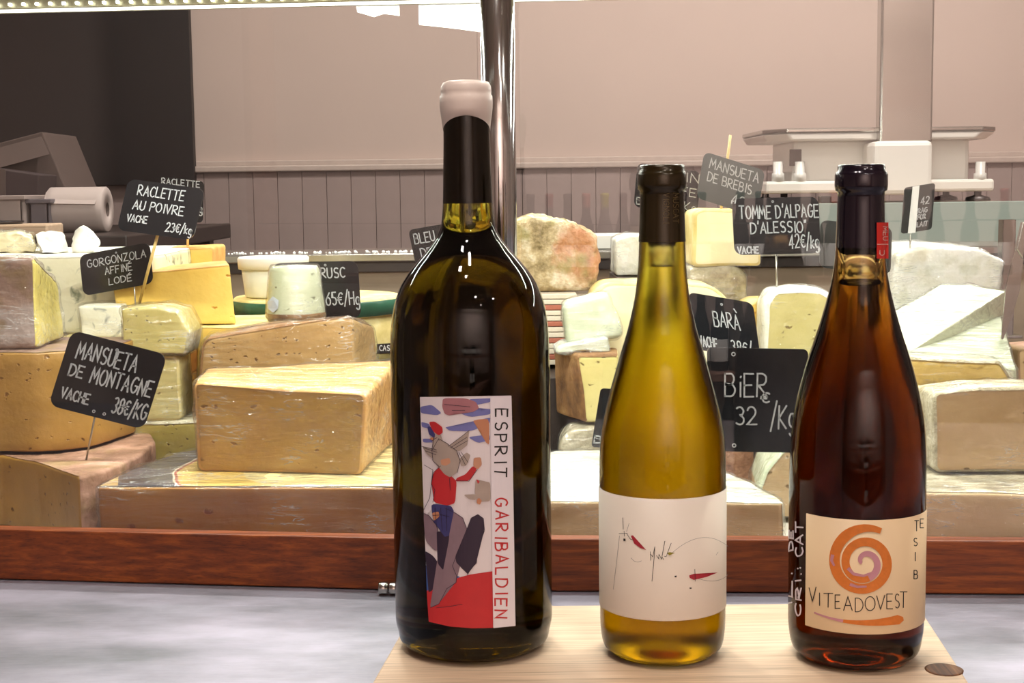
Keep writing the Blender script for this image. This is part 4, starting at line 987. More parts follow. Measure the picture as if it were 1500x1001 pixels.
s13 = sign('narrow dark sign with a white vertical band over the snow-white wheel', (1325, 275), (1370, 268), (1320, 343), 1.62,
     [('42', .58, .84, .42, .16), ('RAG', .5, .80, .60, .10), ('FOR', .5, .76, .74, .10), ('LAIT', .5, .84, .90, .10)], (P(1334, 340, 1.622), P(1333, 368, 1.622), 0.0010, M_wire), mat=plain('slate grey plate', srgb(44, 48, 48), 0.3))
bd_ = [P(1337, 273.5, 1.6188), P(1347, 272, 1.6188), P(1341, 341, 1.6188), P(1330, 342, 1.6188)]
prism('white_band', bd_, off(bd_, (0, 0.0006, 0)), M_paper, s13)

# (stickers)
def cyl_pt(c, r, px_, py_, lift=0.0):
    """where a sight line meets the upright cylinder (c, r)"""
    d = ray(px_, py_); ox, oy = cam_loc.x - c[0], cam_loc.y - c[1]
    a = d.x ** 2 + d.y ** 2; b = 2 * (ox * d.x + oy * d.y); q = ox ** 2 + oy ** 2 - r * r
    D = max(b * b - 4 * a * q, 0); t = (-b - math.sqrt(D)) / (2 * a); p = cam_loc + d * t
    n_ = Vector((p.x - c[0], p.y - c[1], 0)).normalized(); return p + n_ * lift
def flat_poly(pts, step=5.0):
    """2D polygon -> triangulated mesh sliced in strips so it can follow a curve"""
    bm = bmesh.new(); vs = [bm.verts.new((x, y, 0)) for x, y in pts]
    f = bm.faces.new(vs); bmesh.ops.triangulate(bm, faces=[f], ngon_method='EAR_CLIP')
    x0 = min(p[0] for p in pts); x1 = max(p[0] for p in pts); x = math.floor(x0 / step) * step + step
    while x < x1:
        bmesh.ops.bisect_plane(bm, geom=list(bm.verts) + list(bm.edges) + list(bm.faces), plane_co=(x, 0, 0), plane_no=(1, 0, 0), dist=1e-5); x += step
    bm.verts.index_update()
    V = [(v.co.x, v.co.y) for v in bm.verts]; Fc = [tuple(v.index for v in f.verts) for f in bm.faces]; bm.free()
    return V, Fc
def decal(name, polys, c, r, mats, parent, lift=0.0004, step=5.0, strokes=(), dl=0.00012):
    """polys: (points in photo pixels, material index)"""
    V = []; Fc = []; fm = []
    for li, (pts, mi) in enumerate(polys):
        v, f = flat_poly(pts, step); o = len(V)
        V += [cyl_pt(c, r, x, y, lift + li * dl) for x, y in v]; Fc += [tuple(i + o for i in q) for q in f]; fm += [mi] * len(f)
    top = lift + len(polys) * dl + 0.00008
    for (lines, hw, mi) in strokes:
        v, f = write(lines, lambda x, y: cyl_pt(c, r, x, y, top), hw); o = len(V)
        V += v; Fc += [tuple(i + o for i in q) for q in f]; fm += [mi] * len(f)
    return mesh(name, V, Fc, mats, parent, False, fm, (c[0], c[1], V[0].z))
M_ink = plain('black ink', srgb(34, 30, 30), 0.6)
M_yel = plain('yellow ink', srgb(230, 200, 110), 0.6)
wcyl = (gx, 1.715)
gsv = [conept(x, y, 0.0022) for x, y in ((395, 442), (402, 434), (410, 440), (409, 452), (402, 458), (395, 452))]
mesh('sticker', gsv, [tuple(range(6))], plain('pale blue sticker', srgb(196, 206, 220), 0.5), gc, False, None, gsv[0])
st_, wt = text_strokes('CAST')
stl = [[(555 + p[0] * 20 / wt, 514 - p[1] * 1.25) for p in s] for s in st_]
wl = decal('sticker', [([(551, 504), (590, 502), (590, 517), (552, 518)], 0)], wcyl, 0.1, [M_ink, M_paper], yw, 0.001, 5, [(stl, 0.55, 1)])

# ------------------------------------------------------------------ wine bottles (foreground)
def bottle(name, label, cx, ybase, prof_px, sig, top_px, cavity=None, cat='bottle', ior=1.46):
    """prof_px: (y in the photo, half width in the photo) from top to bottom, standing on the board at the sight line (cx, ybase)"""
    b = Q(cx, ybase, 0.0); Y = b.y; k = Y / F
    root = empty(name, (b.x, b.y, 0.0015), label, cat)
    pr = []
    for (y, hw_) in prof_px:
        z = CAMZ - (y - (280 + (750 - cx) * 0.0)) * Y / F
        # exact level for the axis at that picture height
        z = P(cx, y, Y).z
        pr.append((hw_ * k, max(z, 0.0015)))
    pr = sorted(pr, key=lambda t: t[1])
    return root, b, pr, k
def smooth_prof(pr, n=4):
    out = []
    for i in range(len(pr) - 1):
        p0 = pr[max(i - 1, 0)]; p1 = pr[i]; p2 = pr[i + 1]; p3 = pr[min(i + 2, len(pr) - 1)]
        for j in range(n):
            t = j / n
            z = p1[1] + (p2[1] - p1[1]) * t
            # monotone-ish hermite in radius
            def sl(a, b): return (b[0] - a[0]) / max(b[1] - a[1], 1e-6)
            m1 = sl(p0, p2) if i > 0 else sl(p1, p2); m2 = sl(p1, p3) if i < len(pr) - 2 else sl(p1, p2)
            if sl(p0, p1) * sl(p1, p2) <= 0: m1 = 0
            if sl(p1, p2) * sl(p2, p3) <= 0: m2 = 0
            h = p2[1] - p1[1]; t2, t3 = t * t, t * t * t
            r = (2 * t3 - 3 * t2 + 1) * p1[0] + (t3 - 2 * t2 + t) * h * m1 + (-2 * t3 + 3 * t2) * p2[0] + (t3 - t2) * h * m2
            out.append((r, z))
    out.append(pr[-1]); return out
def glass_body(name, outer, cav, c, m, parent, n=96):
    """solid filled glass with an inverted air pocket in the neck"""
    bm = bmesh.new()
    def surf(prof, flip):
        rings = []
        for r, z in prof:
            if r < 1e-6: rings.append([bm.verts.new((c.x, c.y, z))])
            else: rings.append([bm.verts.new((c.x + r * math.cos(2 * math.pi * k / n), c.y + r * math.sin(2 * math.pi * k / n), z)) for k in range(n)])
        for a, b in zip(rings, rings[1:]):
            for k in range(n):
                k2 = (k + 1) % n
                if len(a) == 1: q = [a[0], b[k2], b[k]]
                elif len(b) == 1: q = [a[k], a[k2], b[0]]
                else: q = [a[k], a[k2], b[k2], b[k]]
                if flip: q.reverse()
                bm.faces.new(q)
    surf(outer, False)
    if cav: surf(cav, True)
    vs = [v.co.copy() for v in bm.verts]; bm.verts.index_update(); fs = [tuple(v.index for v in f.verts) for f in bm.faces]; bm.free()
    return mesh(name, vs, fs, m, parent, True, None, (c.x, c.y, 0.0015))
def shell_cyl(name, c, prof, m, parent, n=72):
    return lathe(name, prof, (c.x, c.y, 0), m, parent, n, close=False)

M_win_mag = winem('dark olive glass', (40, 47, 120), 1.45, 0.10); M_win_mid = winem('olive yellow wine glass', (15, 24, 115), 1.45, 0.36); M_win_am = winem('dark amber wine glass', (42, 72, 150), 1.45, 0.16)
M_wax = plain('white sealing wax', srgb(226, 212, 204), 0.4, 0, 0.03, 40, 0.1, coat=0.1)
M_cap1 = plain('olive black capsule', srgb(46, 36, 14), 0.22, 0.3, 0.05, 60)
M_cap2 = plain('plum black capsule', srgb(30, 20, 34), 0.16, 0.3, 0.05, 60, coat=0.3)

# magnum
root1, b1_, pr, k1 = bottle('wine_bottle', 'largest dark wine bottle with white wax cap and illustrated label, on the board', 695, 943,
   [(150, 33), (180, 33.5), (215, 34), (250, 35), (290, 36), (320, 38), (335, 41), (350, 48), (368, 62), (385, 77), (400, 89), (420, 101), (445, 110), (475, 115), (510, 117), (560, 117.5), (650, 117.5), (800, 117.5), (890, 117.5), (905, 117), (918, 114), (932, 110), (943, 98)], None, None)
outer = smooth_prof(pr, 4)
zc0 = P(695, 300, b1_.y).z
outer = [(0, 0.010), (pr[0][0] * 0.6, 0.006), (pr[0][0] * 0.9, 0.0018)] + outer + [(0, outer[-1][1])]
cav = [(0, zc0 - 0.012), (0.0085, zc0 - 0.0125), (0.0105, zc0 - 0.011), (0.0105, zc0 + 0.05), (0, zc0 + 0.05)]
glass_body('glass', outer, None, b1_, M_win_mag, root1)
# neck leans a little as seen by the camera; wax cap over it
def rz(y, cx, Y): return P(cx, y, Y).z
Y1 = b1_.y
wp = [(35.2, 181), (36.5, 172), (38, 160), (38.5, 150), (38.0, 141), (36.3, 138.5), (36.8, 134), (36.2, 127), (33, 121), (26, 118.5), (0, 117.5)]
wprof = [(34.2 * k1, rz(192, 695, Y1))] + [(h * k1, rz(y, 695, Y1)) for h, y in wp]
wx = lathe('wax_cap', wprof, (b1_.x, b1_.y, 0), M_wax, root1, 72, close=False)
# uneven drip edge: raise the hem towards the viewer
me = wx.data
zlow = rz(192, 695, Y1)
for v in me.vertices:
    wz = v.co.z + ORG[wx.name].z
    if wz < rz(170, 695, Y1):
        a = math.atan2(v.co.y, v.co.x); f_ = max(0, -math.sin(a))
        v.co.z += 0.010 * f_ * (rz(170, 695, Y1) - wz) / (rz(170, 695, Y1) - zlow) * 0.9
cor = lathe('cork', [(0, rz(298, 695, Y1)), (0.0125, rz(298, 695, Y1)), (0.0125, rz(150, 695, Y1)), (0, rz(150, 695, Y1))], (b1_.x, b1_.y, 0), plain('cork', srgb(60, 44, 20), 0.8), root1, 32)

# magnum label: art in photo pixels
R1 = 117.5 * k1 + 0.0002
C1 = (b1_.x, b1_.y)
def L(x, y):            # from the close-up's pixels to the photo's
    return (600 + x / 2.706, 570 + y / 2.706)
def LP(*pts): return [L(x, y) for x, y in pts]
lab_m = [plain('label paper', srgb(232, 224, 228), 0.45, 0, 0.01, 60), plain('print red', srgb(196, 40, 46), 0.5, 0, 0.05, 90), plain('print violet blue', srgb(120, 122, 186), 0.5, 0, 0.08, 90),
         plain('print pigeon grey', srgb(178, 162, 152), 0.5, 0, 0.08, 120), plain('print horse grey', srgb(140, 116, 128), 0.5, 0, 0.08, 120), plain('print dark violet', srgb(46, 30, 52), 0.5, 0, 0.05, 90),
         plain('print denim', srgb(62, 60, 118), 0.5, 0, 0.1, 150), plain('print rose', srgb(176, 116, 124), 0.5, 0, 0.1, 90), plain('print ochre', srgb(196, 132, 98), 0.5, 0, 0.05, 90),
         plain('print sea blue', srgb(58, 92, 160), 0.5, 0, 0.05, 90), plain('print skin', srgb(206, 150, 120), 0.5, 0, 0.05, 90), plain('print strip white', srgb(236, 230, 238), 0.45, 0, 0.01, 60), M_ink]
paper_poly = LP((42, 32), (130, 34), (220, 34), (300, 31), (400, 26), (404, 200), (408, 450), (412, 700), (416, 938), (330, 946), (250, 948), (160, 941), (78, 922), (66, 700), (56, 450), (48, 200))
lbl = decal('label', [(paper_poly, 0)], C1, R1, [lab_m[0]], root1, 0.0003)
art = [
 (LP((44, 70), (90, 62), (128, 95), (110, 104), (46, 96)), 2), (LP((150, 60), (250, 90), (330, 78), (322, 100), (240, 112), (170, 84)), 2),
 (LP((230, 40), (330, 36), (320, 52), (250, 66)), 2), (LP((140, 150), (230, 146), (320, 110), (316, 138), (240, 168), (160, 166)), 2),
 (LP((230, 190), (316, 180), (318, 204), (270, 214)), 2), (LP((48, 130), (80, 138), (82, 158), (50, 150)), 2), (LP((54, 196), (120, 200), (118, 212), (56, 212)), 2),
 # flying bird at the top
 (LP((133, 36), (220, 36), (262, 50), (276, 76), (250, 92), (200, 92), (176, 84), (160, 106), (140, 98), (130, 70)), 7),
 # bird at the upper right
 (LP((250, 126), (276, 120), (314, 118), (315, 222), (300, 210), (290, 170), (268, 145)), 8),
 # hill and sea
 (LP((67, 700), (110, 706), (170, 730), (200, 745), (70, 800)), 9),
 (LP((70, 800), (150, 760), (240, 735), (328, 722), (330, 946), (250, 948), (160, 941), (78, 922)), 1),
 # horse
 (LP((57, 490), (80, 500), (110, 540), (125, 600), (120, 640), (100, 640), (64, 600)), 4),
 (LP((62, 640), (95, 660), (130, 710), (110, 770), (90, 800), (76, 806), (84, 770), (100, 730), (70, 690)), 5),
 (LP((140, 470), (180, 488), (212, 510), (230, 560), (225, 610), (190, 650), (172, 700), (188, 740), (186, 766), (150, 790), (120, 850), (86, 866), (84, 852), (110, 820), (150, 760), (148, 700), (140, 640), (150, 560)), 4),
 (LP((108, 560), (140, 590), (160, 560), (156, 610), (138, 660), (136, 720), (112, 690), (114, 620)), 5),
 # tail
 (LP((226, 560), (244, 510), (270, 496), (292, 512), (296, 560), (282, 600), (262, 625), (250, 650), (258, 664), (268, 660), (264, 690), (244, 708), (230, 736), (218, 704), (186, 690), (182, 660), (206, 620)), 5),
 (LP((182, 660), (206, 620), (250, 640), (258, 664), (268, 660), (264, 690), (244, 708), (230, 736), (218, 704), (186, 690)), 5),
 # rider: coat tail, jeans, shirt, arms
 (LP((84, 430), (110, 380), (104, 460), (70, 500), (60, 480)), 11),
 (LP((88, 454), (166, 462), (178, 486), (158, 520), (160, 580), (140, 586), (126, 560), (100, 530), (92, 500)), 6),
 (LP((98, 330), (126, 304), (140, 318), (136, 348), (160, 362), (188, 360), (182, 452), (150, 462), (96, 448), (104, 400), (88, 376)), 1),
 (LP((182, 366), (236, 364), (268, 316), (250, 304), (222, 338), (188, 352)), 1),
 (LP((254, 272), (282, 270), (286, 300), (270, 318), (252, 306)), 10),
 # bird body over the rider, wings
 (LP((100, 190), (118, 196), (150, 214), (188, 244), (202, 284), (190, 330), (162, 350), (138, 336), (120, 306), (96, 284), (92, 240)), 3),
 (LP((52, 226), (110, 240), (118, 262), (90, 274), (70, 256)), 3), (LP((156, 226), (206, 188), (238, 162), (232, 196), (212, 216), (232, 220), (196, 248)), 3),
 (LP((198, 276), (226, 250), (242, 262), (226, 304), (204, 304)), 3),
 (LP((124, 280), (160, 272), (164, 292), (146, 304), (128, 300)), 10),
 (LP((92, 170), (124, 176), (138, 216), (112, 246), (94, 226)), 3), (LP((80, 196), (98, 190), (98, 206)), 8),
 # cap
 (LP((80, 130), (102, 128), (132, 150), (134, 172), (118, 184), (92, 164)), 1), (LP((74, 150), (84, 146), (104, 178), (102, 194), (80, 180)), 6),
 # small grey bird
 (LP((262, 354), (286, 378), (318, 366), (320, 444), (280, 446), (262, 436), (258, 404)), 3), (LP((214, 418), (262, 416), (262, 440), (236, 436)), 3), (LP((264, 356), (278, 366), (270, 376)), 1),
 (LP((266, 438), (274, 430), (286, 442), (278, 458), (266, 452)), 8), (LP((92, 490), (118, 484), (122, 504), (100, 522)), 8),
 # white side strip
 (LP((318, 30), (400, 26), (404, 200), (408, 450), (412, 700), (416, 938), (331, 946), (326, 700), (322, 400)), 11),
]
def chaikin(p):
    o = []
    for a, b in zip(p, p[1:] + p[:1]): o += [(a[0] * .86 + b[0] * .14, a[1] * .86 + b[1] * .14), (a[0] * .14 + b[0] * .86, a[1] * .14 + b[1] * .86)]
    return o
art = [(p, m_) if m_ in (11, 9) or m_ == 1 and len(p) == 8 or m_ == 3 and len(p) == 3 else (chaikin(chaikin(p)), m_) for p, m_ in art[:-1]] + [art[-1]]
def vtext(txt, x, y0, y1, w, jit=0.15):
    """letters turned a quarter clockwise, running down from y0 to y1 (close-up pixels); cap height w to the left"""
    st_, wt = text_strokes(txt, jit=jit, gap=2.2)
    s = (y1 - y0) / wt
    return [[L(x - (w - p[1] / 6 * w) + w, y0 + p[0] * s) for p in ln] for ln in st_]
def vt(txt, xb, y0, y1, h):
    st_, wt = text_strokes(txt, jit=0.15, gap=2.4); s = (y1 - y0) / wt
    return [[L(xb + p[1] / 6 * h, y0 + p[0] * s) for p in ln] for ln in st_]
strokes = [(vt('ESPRIT', 336, 78, 345, 46), 1.1, 12), (vt('GARIBALDIEN', 338, 432, 905, 46), 1.15, 1),
           ([LP((57, 490), (80, 500), (110, 540), (125, 600)), LP((140, 470), (180, 488), (212, 510), (230, 560), (225, 610), (190, 650), (172, 700), (188, 740), (186, 766), (150, 790), (120, 850), (86, 866)),
             LP((98, 330), (90, 376), (104, 400), (96, 448)), LP((186, 362), (236, 364), (268, 318)), LP((94, 240), (118, 196), (150, 214), (188, 244), (202, 284), (190, 330)),
             LP((156, 226), (206, 188), (238, 162)), LP((52, 226), (110, 240)), LP((110, 866), (150, 862), (210, 852)), LP((96, 500), (130, 498), (160, 505)), LP((104, 470), (110, 540)), LP((126, 470), (132, 560)), LP((148, 470), (150, 560)), LP((60, 232), (112, 250)), LP((66, 244), (108, 260)), LP((164, 232), (228, 190)), LP((176, 236), (230, 204)), LP((140, 60), (240, 70)), LP((170, 84), (220, 84)), LP((196, 250), (222, 300)), LP((206, 250), (232, 290)), LP((226, 560), (244, 510), (270, 496), (292, 512), (296, 560), (282, 600), (262, 625), (250, 650), (258, 664), (268, 660), (264, 690), (244, 708), (230, 736)), LP((100, 190), (92, 240), (96, 284), (120, 306)), LP((62, 300), (96, 320), (84, 430), (60, 480)), LP((126, 304), (98, 330)), LP((160, 352), (164, 400)), LP((112, 192), (100, 198), (94, 204)), LP((118, 200), (120, 203))], 0.35, 5)]
art1 = decal('print', art, C1, R1, lab_m, lbl, 0.00042, 5, strokes, 0.00002)

# olive bottle
root2, b2_, pr, k2 = bottle('wine_bottle', 'olive-yellow wine bottle with sketched white label, middle one on the board', 970.5, 954,
   [(243, 30), (300, 31.5), (350, 33.3), (392, 35.2), (420, 38), (440, 41), (480, 50), (512, 59.5), (544, 69), (576, 78), (608, 86), (640, 91.3), (680, 93.4), (720, 93.7), (800, 93.7), (900, 93.7), (922, 92.5), (942, 88), (954, 77)], None, None)
outer = smooth_prof(pr, 4); Y2 = b2_.y
outer = [(0, 0.012), (pr[0][0] * 0.5, 0.008), (pr[0][0] * 0.9, 0.0018)] + outer + [(0, outer[-1][1])]
zf = rz(391, 970, Y2); zt_ = rz(340, 970, Y2)
cav = [(0, zf), (0.0055, zf + 0.0002), (0.0062, zf + 0.0012), (0.0062, zf + 0.006), (0.0062, zt_), (0, zt_)]
glass_body('glass', outer, cav, b2_, M_win_mid, root2)
cp = [(33.8, 354), (33.2, 340), (31.8, 300), (31.6, 285), (32.0, 279), (34.8, 277), (35.2, 270), (35.2, 256), (34.0, 252.5), (32.6, 251), (32.8, 246), (31.5, 242.5), (28, 241.5), (0, 241.8)]
lathe('capsule', [(h * k2 + 0.0002, rz(y, 970.5, Y2)) for h, y in cp], (b2_.x, b2_.y, 0), M_cap1, root2, 72, close=False)
# embossed vertical letters on the capsule
ln_ = []
for (tx_, x_) in (('VIGNOLI', 972), ('MUSCAT', 986)):
    st_, wt = text_strokes(tx_, jit=0.05)
    ln_ += [[(x_ + p[1] / 6 * 8, 283 + p[0] * 44 / wt) for p in s] for s in st_]
C2 = (b2_.x, b2_.y)
v_, f_ = write(ln_, lambda x, y: cyl_pt(C2, 32.3 * k2 + 0.0004, x, y, 0.0001), 0.45)
mesh('embossing', v_, f_, plain('capsule emboss', srgb(84, 68, 34), 0.35), root2, False, None, (C2[0], C2[1], 0.25))
R2 = 93.7 * k2 + 0.0002
def wrap_label(name, c, r, z0, z1, a0, a1, m, parent, n=60):
    vs = []; fs = []
    for i in range(n + 1):
        a = a0 + (a1 - a0) * i / n
        for rr_ in (r + 0.0003, r - 0.0):
            for z in (z0, z1): vs.append(Vector((c[0] + rr_ * math.sin(a), c[1] - rr_ * math.cos(a), z)))
    for i in range(n):
        o = i * 4; fs += [(o, o + 4, o + 5, o + 1)]
    fs2 = [(o0 * 4 + 1, o0 * 4 + 5, o0 * 4 + 7, o0 * 4 + 3) for o0 in range(n)]
    return mesh(name, vs, fs + fs2, m, parent, True, None, (c[0], c[1], z0))
M_lab2 = plain('cream white label', srgb(226, 214, 200), 0.5, 0, 0.015, 30)
za = cyl_pt(C2, R2, 970, 731.5).z; zb_ = cyl_pt(C2, R2, 970, 910).z
lbl2 = wrap_label('label', C2, R2, zb_, za, -1.62, 1.62, M_lab2, root2)
def bez(p0, p1, p2, n=10): return [((1 - t) ** 2 * p0[0] + 2 * t * (1 - t) * p1[0] + t * t * p2[0], (1 - t) ** 2 * p0[1] + 2 * t * (1 - t) * p1[1] + t * t * p2[1]) for t in [i / n for i in range(n + 1)]]
def K(x, y): return (860 + x * 240 / 801, 680 + y * 300 / 1001)
def KP(*p): return [K(*q) for q in p]
M_redi = plain('label red ink', srgb(178, 40, 58), 0.5); M_grey = plain('label grey ink', srgb(120, 116, 116), 0.5); M_ol = plain('label olive ink', srgb(150, 140, 40), 0.5)
md, wt = text_strokes('Made', jit=0.1, gap=0.8)
sk = [([KP((178, 262), (180, 318)), KP((160, 340), (200, 338)), KP((184, 328), (186, 352)), KP((196, 338), (214, 366), (230, 372)),
        KP((310, 428), (312, 470)), KP((312, 440), (322, 452), (332, 402), (330, 440), (318, 572)), KP((340, 446), (350, 462), (352, 440), (364, 464), (380, 376), (366, 452), (374, 466)), KP((378, 450), (386, 452), (410, 386))], 0.35, 0),
      ([bez(K(412, 436), K(560, 300), K(683, 402), 16), bez(K(218, 458), K(240, 490), K(268, 472), 6), KP((162, 350), (150, 460), (132, 612)), bez(K(540, 560), K(640, 590), K(683, 540), 8), KP((626, 444), (636, 430)), KP((208, 290), (196, 330))], 0.22, 1)]
pol = [(KP((216, 350), (226, 348), (246, 380), (290, 420), (262, 410), (232, 388)), 2), (KP((497, 544), (520, 536), (560, 546), (636, 530), (580, 552), (545, 560), (520, 566), (500, 556)), 2), (KP((390, 434), (404, 430), (428, 434), (402, 446)), 3),
       (KP((426, 546), (436, 544), (437, 553), (428, 553)), 0), (KP((498, 604), (508, 603), (509, 609), (500, 609)), 0), (KP((180, 364), (190, 364), (191, 375), (181, 376)), 0)]
sk[0][0].append(KP((524, 514), (526, 572)))
decal('print', pol, C2, R2, [M_ink, M_grey, M_redi, M_ol], lbl2, 0.0005, 5, sk, 0.00002)
st_, wt = text_strokes('VINO 750', jit=0.05)
v_, f_ = write([[(883.0 - p[1] / 6 * 2.4 + 2.4, 762 - p[0] * 34 / wt) for p in s] for s in st_], lambda x, y: cyl_pt(C2, R2, x, y, 0.0005), 0.22)
# amber bottle
root3, b3_, pr, k3 = bottle('wine_bottle', 'dark amber wine bottle with orange spiral label, nearest the knot of the board', 1252, 960,
   [(245, 31), (300, 32.5), (350, 34.5), (375, 36), (400, 39), (430, 45), (460, 53), (490, 62), (520, 72), (550, 81), (580, 88.5), (610, 94), (640, 97.2), (680, 99), (740, 99.6), (820, 99.6), (905, 99.6), (925, 98), (946, 93), (960, 82)], None, None)
outer = smooth_prof(pr, 4); Y3 = b3_.y
outer = [(0, 0.012), (pr[0][0] * 0.5, 0.008), (pr[0][0] * 0.9, 0.0018)] + outer + [(0, outer[-1][1])]
zf = rz(419, 1262, Y3); zt_ = rz(352, 1262, Y3)
cav = [(0, zf), (0.0085, zf + 0.0002), (0.0095, zf + 0.0012), (0.0095, zf + 0.008), (0.0095, zt_), (0, zt_)]
glass_body('glass', outer, cav, b3_, M_win_am, root3)
cp = [(34.9, 362), (34.4, 340), (33.2, 300), (32.8, 288), (33.2, 281), (36.6, 279), (37.4, 272), (37.4, 256), (36.2, 252.5), (33.6, 250.5), (33.8, 245), (32.4, 241.5), (29, 240.8), (0, 241)]
lathe('capsule', [(h * k3 + 0.0002, rz(y, 1264, Y3)) for h, y in cp], (b3_.x, b3_.y, 0), M_cap2, root3, 72, close=False)
C3 = (b3_.x, b3_.y)
# red tab on the capsule
M_tab = plain('red paper tab', srgb(214, 44, 34), 0.5)
def u3(x, y): return (x, y)
RC3 = 34.6 * k3
tb_m = [M_tab, plain('tab lettering', srgb(236, 200, 190), 0.6)]
t1, w1 = text_strokes('MEU', jit=0.05); t2, w2 = text_strokes('U', jit=0.05)
ls = [[(1291.5 + p[1] / 6 * 6 , 332 + p[0] * 20 / w1) for p in s] for s in t1] + [[(1287 + p[0] * 6 / w2, 374 - p[1] * 1.2) for p in s] for s in t2]
ls += [[(1283.5, 358), (1298.5, 358)]]
decal('red_tab', [([(1283, 326), (1299.5, 326), (1299.5, 379), (1283, 379)], 0)], C3, RC3, tb_m, root3, 0.0008, 2, [(ls, 0.45, 1)])
R3 = 99.6 * k3 + 0.0002
M_lab3 = plain('parchment label', srgb(228, 200, 160), 0.5, 0, 0.03, 26)
pL0 = cyl_pt(C3, R3, 1181, 800); aL = math.atan2(pL0.x - C3[0], -(pL0.y - C3[1]))
za = cyl_pt(C3, R3, 1258, 762).z; zb_ = cyl_pt(C3, R3, 1250, 929).z
lbl3 = wrap_label('label', C3, R3, zb_, za, aL, 1.75, M_lab3, root3)
def Kr(x, y): return (1130 + x * 300 / 1069, 720 + y * 281 / 1001)
M_or = plain('orange paint', srgb(226, 128, 48), 0.5, 0, 0.08, 300); M_li = plain('lilac paint', srgb(206, 146, 160), 0.5, 0, 0.05, 200)
# spiral: from the outer end round and in
def spiral(mm=0):
    pts = []
    N2 = 120; cxs, cys = 484, 372
    for i in range(N2 + 1):
        t = i / N2; ang = R(-62) - t * R(360 * 2.35)      # counter-clockwise on the label, inwards
        rad = 176 * (1 - t) ** 0.92 + 12 + (-12 * math.sin(t * 6.28))
        sq = 1.0 if t > 0.4 else 1.0
        pts.append((cxs + rad * math.cos(ang) * 0.98, cys + rad * math.sin(ang)))
    return pts
sp = spiral()
def brush(pts, w0, w1, wf=None):
    n = len(pts); Lf = []; Rt = []
    for i in range(n):
        a = Vector(pts[max(i - 1, 0)]); b = Vector(pts[min(i + 1, n - 1)]); d = (b - a).normalized(); nn = Vector((-d.y, d.x)); t = i / (n - 1)
        ww = wf(t) if wf else w0 + (w1 - w0) * t; p = Vector(pts[i]); Lf.append(p + nn * ww); Rt.append(p - nn * ww)
    return Lf, Rt
V = []; Fc = []; fm = []
Lf, Rt = brush(sp, 0, 0, lambda t: (22 * min(1, 0.35 + t * 9)) * (1 - t) ** 0.55 + 7)
for i in range(len(sp)):
    for q in (Lf[i], Rt[i]):
        x, y = Kr(q.x, q.y); V.append(cyl_pt(C3, R3, x, y, 0.0005))
    if i:
        Fc.append((2 * i - 2, 2 * i - 1, 2 * i + 1, 2 * i)); fm.append(0 if i < 84 else 1)
for (pts, w_, mi) in (([(322, 330), (316, 360), (330, 388)], 9, 1), ([(410, 484), (450, 498), (496, 496)], 8, 1), ([(400, 400), (430, 430), (480, 440), (520, 425)], 9, 1)):
    l2, r2 = brush(pts, w_, w_ * 0.6); o = len(V)
    for i in range(len(pts)):
        for q in (l2[i], r2[i]):
            x, y = Kr(q.x, q.y); V.append(cyl_pt(C3, R3, x, y, 0.0007))
        if i: Fc.append((o + 2 * i - 2, o + 2 * i - 1, o + 2 * i + 1, o + 2 * i)); fm.append(mi)
# brush stroke at the foot
bs = bez((225, 632), (430, 720), (686, 664), 20)
l2, r2 = brush(bs, 0, 0, lambda t: 4 + 22 * t ** 1.6 if t < 0.93 else 26 * math.sqrt(max(0.05, 1 - ((t - 0.93) / 0.075) ** 2))); o = len(V)
for i in range(len(bs)):
    for q in (l2[i], r2[i]):
        x, y = Kr(q.x, q.y); V.append(cyl_pt(C3, R3, x, y, 0.0005))
    if i: Fc.append((o + 2 * i - 2, o + 2 * i - 1, o + 2 * i + 1, o + 2 * i)); fm.append(1 if i < 8 else 0)
# name
word = 'VITEADOVEST'
xs = [(200, 236), (252, 254), (276, 322), (334, 360), (378, 422), (438, 478), (488, 540), (548, 590), (600, 630), (642, 664), (668, 704)]
yb = [575, 595, 604, 610, 620, 628, 622, 615, 612, 608, 606]; yt = [503, 530, 532, 540, 548, 556, 548, 545, 535, 535, 524]
bl_ = []
for ch, (xa_, xb_), y1_, y0_ in zip(word, xs, yb, yt):
    g = G[ch]; wm = max(max(p[0] for s in g for p in s), 0.8)
    for s in g: bl_.append([Kr(xa_ + p[0] / wm * (xb_ - xa_), y1_ - p[1] / 6 * (y1_ - y0_)) for p in s])
for (tx_, x_, y_, hh) in (('T', 744, 206, 54), ('S', 738, 284, 40), ('I', 742, 362, 44), ('B', 740, 456, 44), ('E', 772, 190, 46)):
    for s in G[tx_]: bl_.append([Kr(x_ + p[0] * 5, y_ - p[1] / 6 * hh) for p in s])
v_, f_ = write(bl_, lambda x, y: cyl_pt(C3, R3, x, y, 0.0006), 0.62); o = len(V)
V += v_; Fc += [tuple(i + o for i in q) for q in f_]; fm += [2] * len(f_)
mesh('print', V, Fc, [M_or, M_li, M_ink], lbl3, False, fm, (C3[0], C3[1], 0.05))
# white marker writing on the glass left of the label
wm_ = []
for (tx_, xb_, y0_, y1_, h_) in (('CAT', 1166.5, 815, 765, 11), ('CRI.:', 1166, 903, 832, 8), ('DE', 1156.5, 806, 778, 6), ('IL.', 1156, 890, 840, 5)):
    st_, wt = text_strokes(tx_, jit=0.25)
    wm_ += [[(xb_ + h_ - p[1] / 6 * h_ if False else xb_ + (6 - p[1]) / 6 * h_, y0_ + (y1_ - y0_) * p[0] / wt) for p in s] for s in st_]
v_, f_ = write(wm_, lambda x, y: cyl_pt(C3, R3, x, y, 0.0004), 1.1)
mesh('marker_writing', v_, f_, plain('white paint marker', srgb(226, 220, 232), 0.5), root3, False, None, (C3[0], C3[1], 0.05))

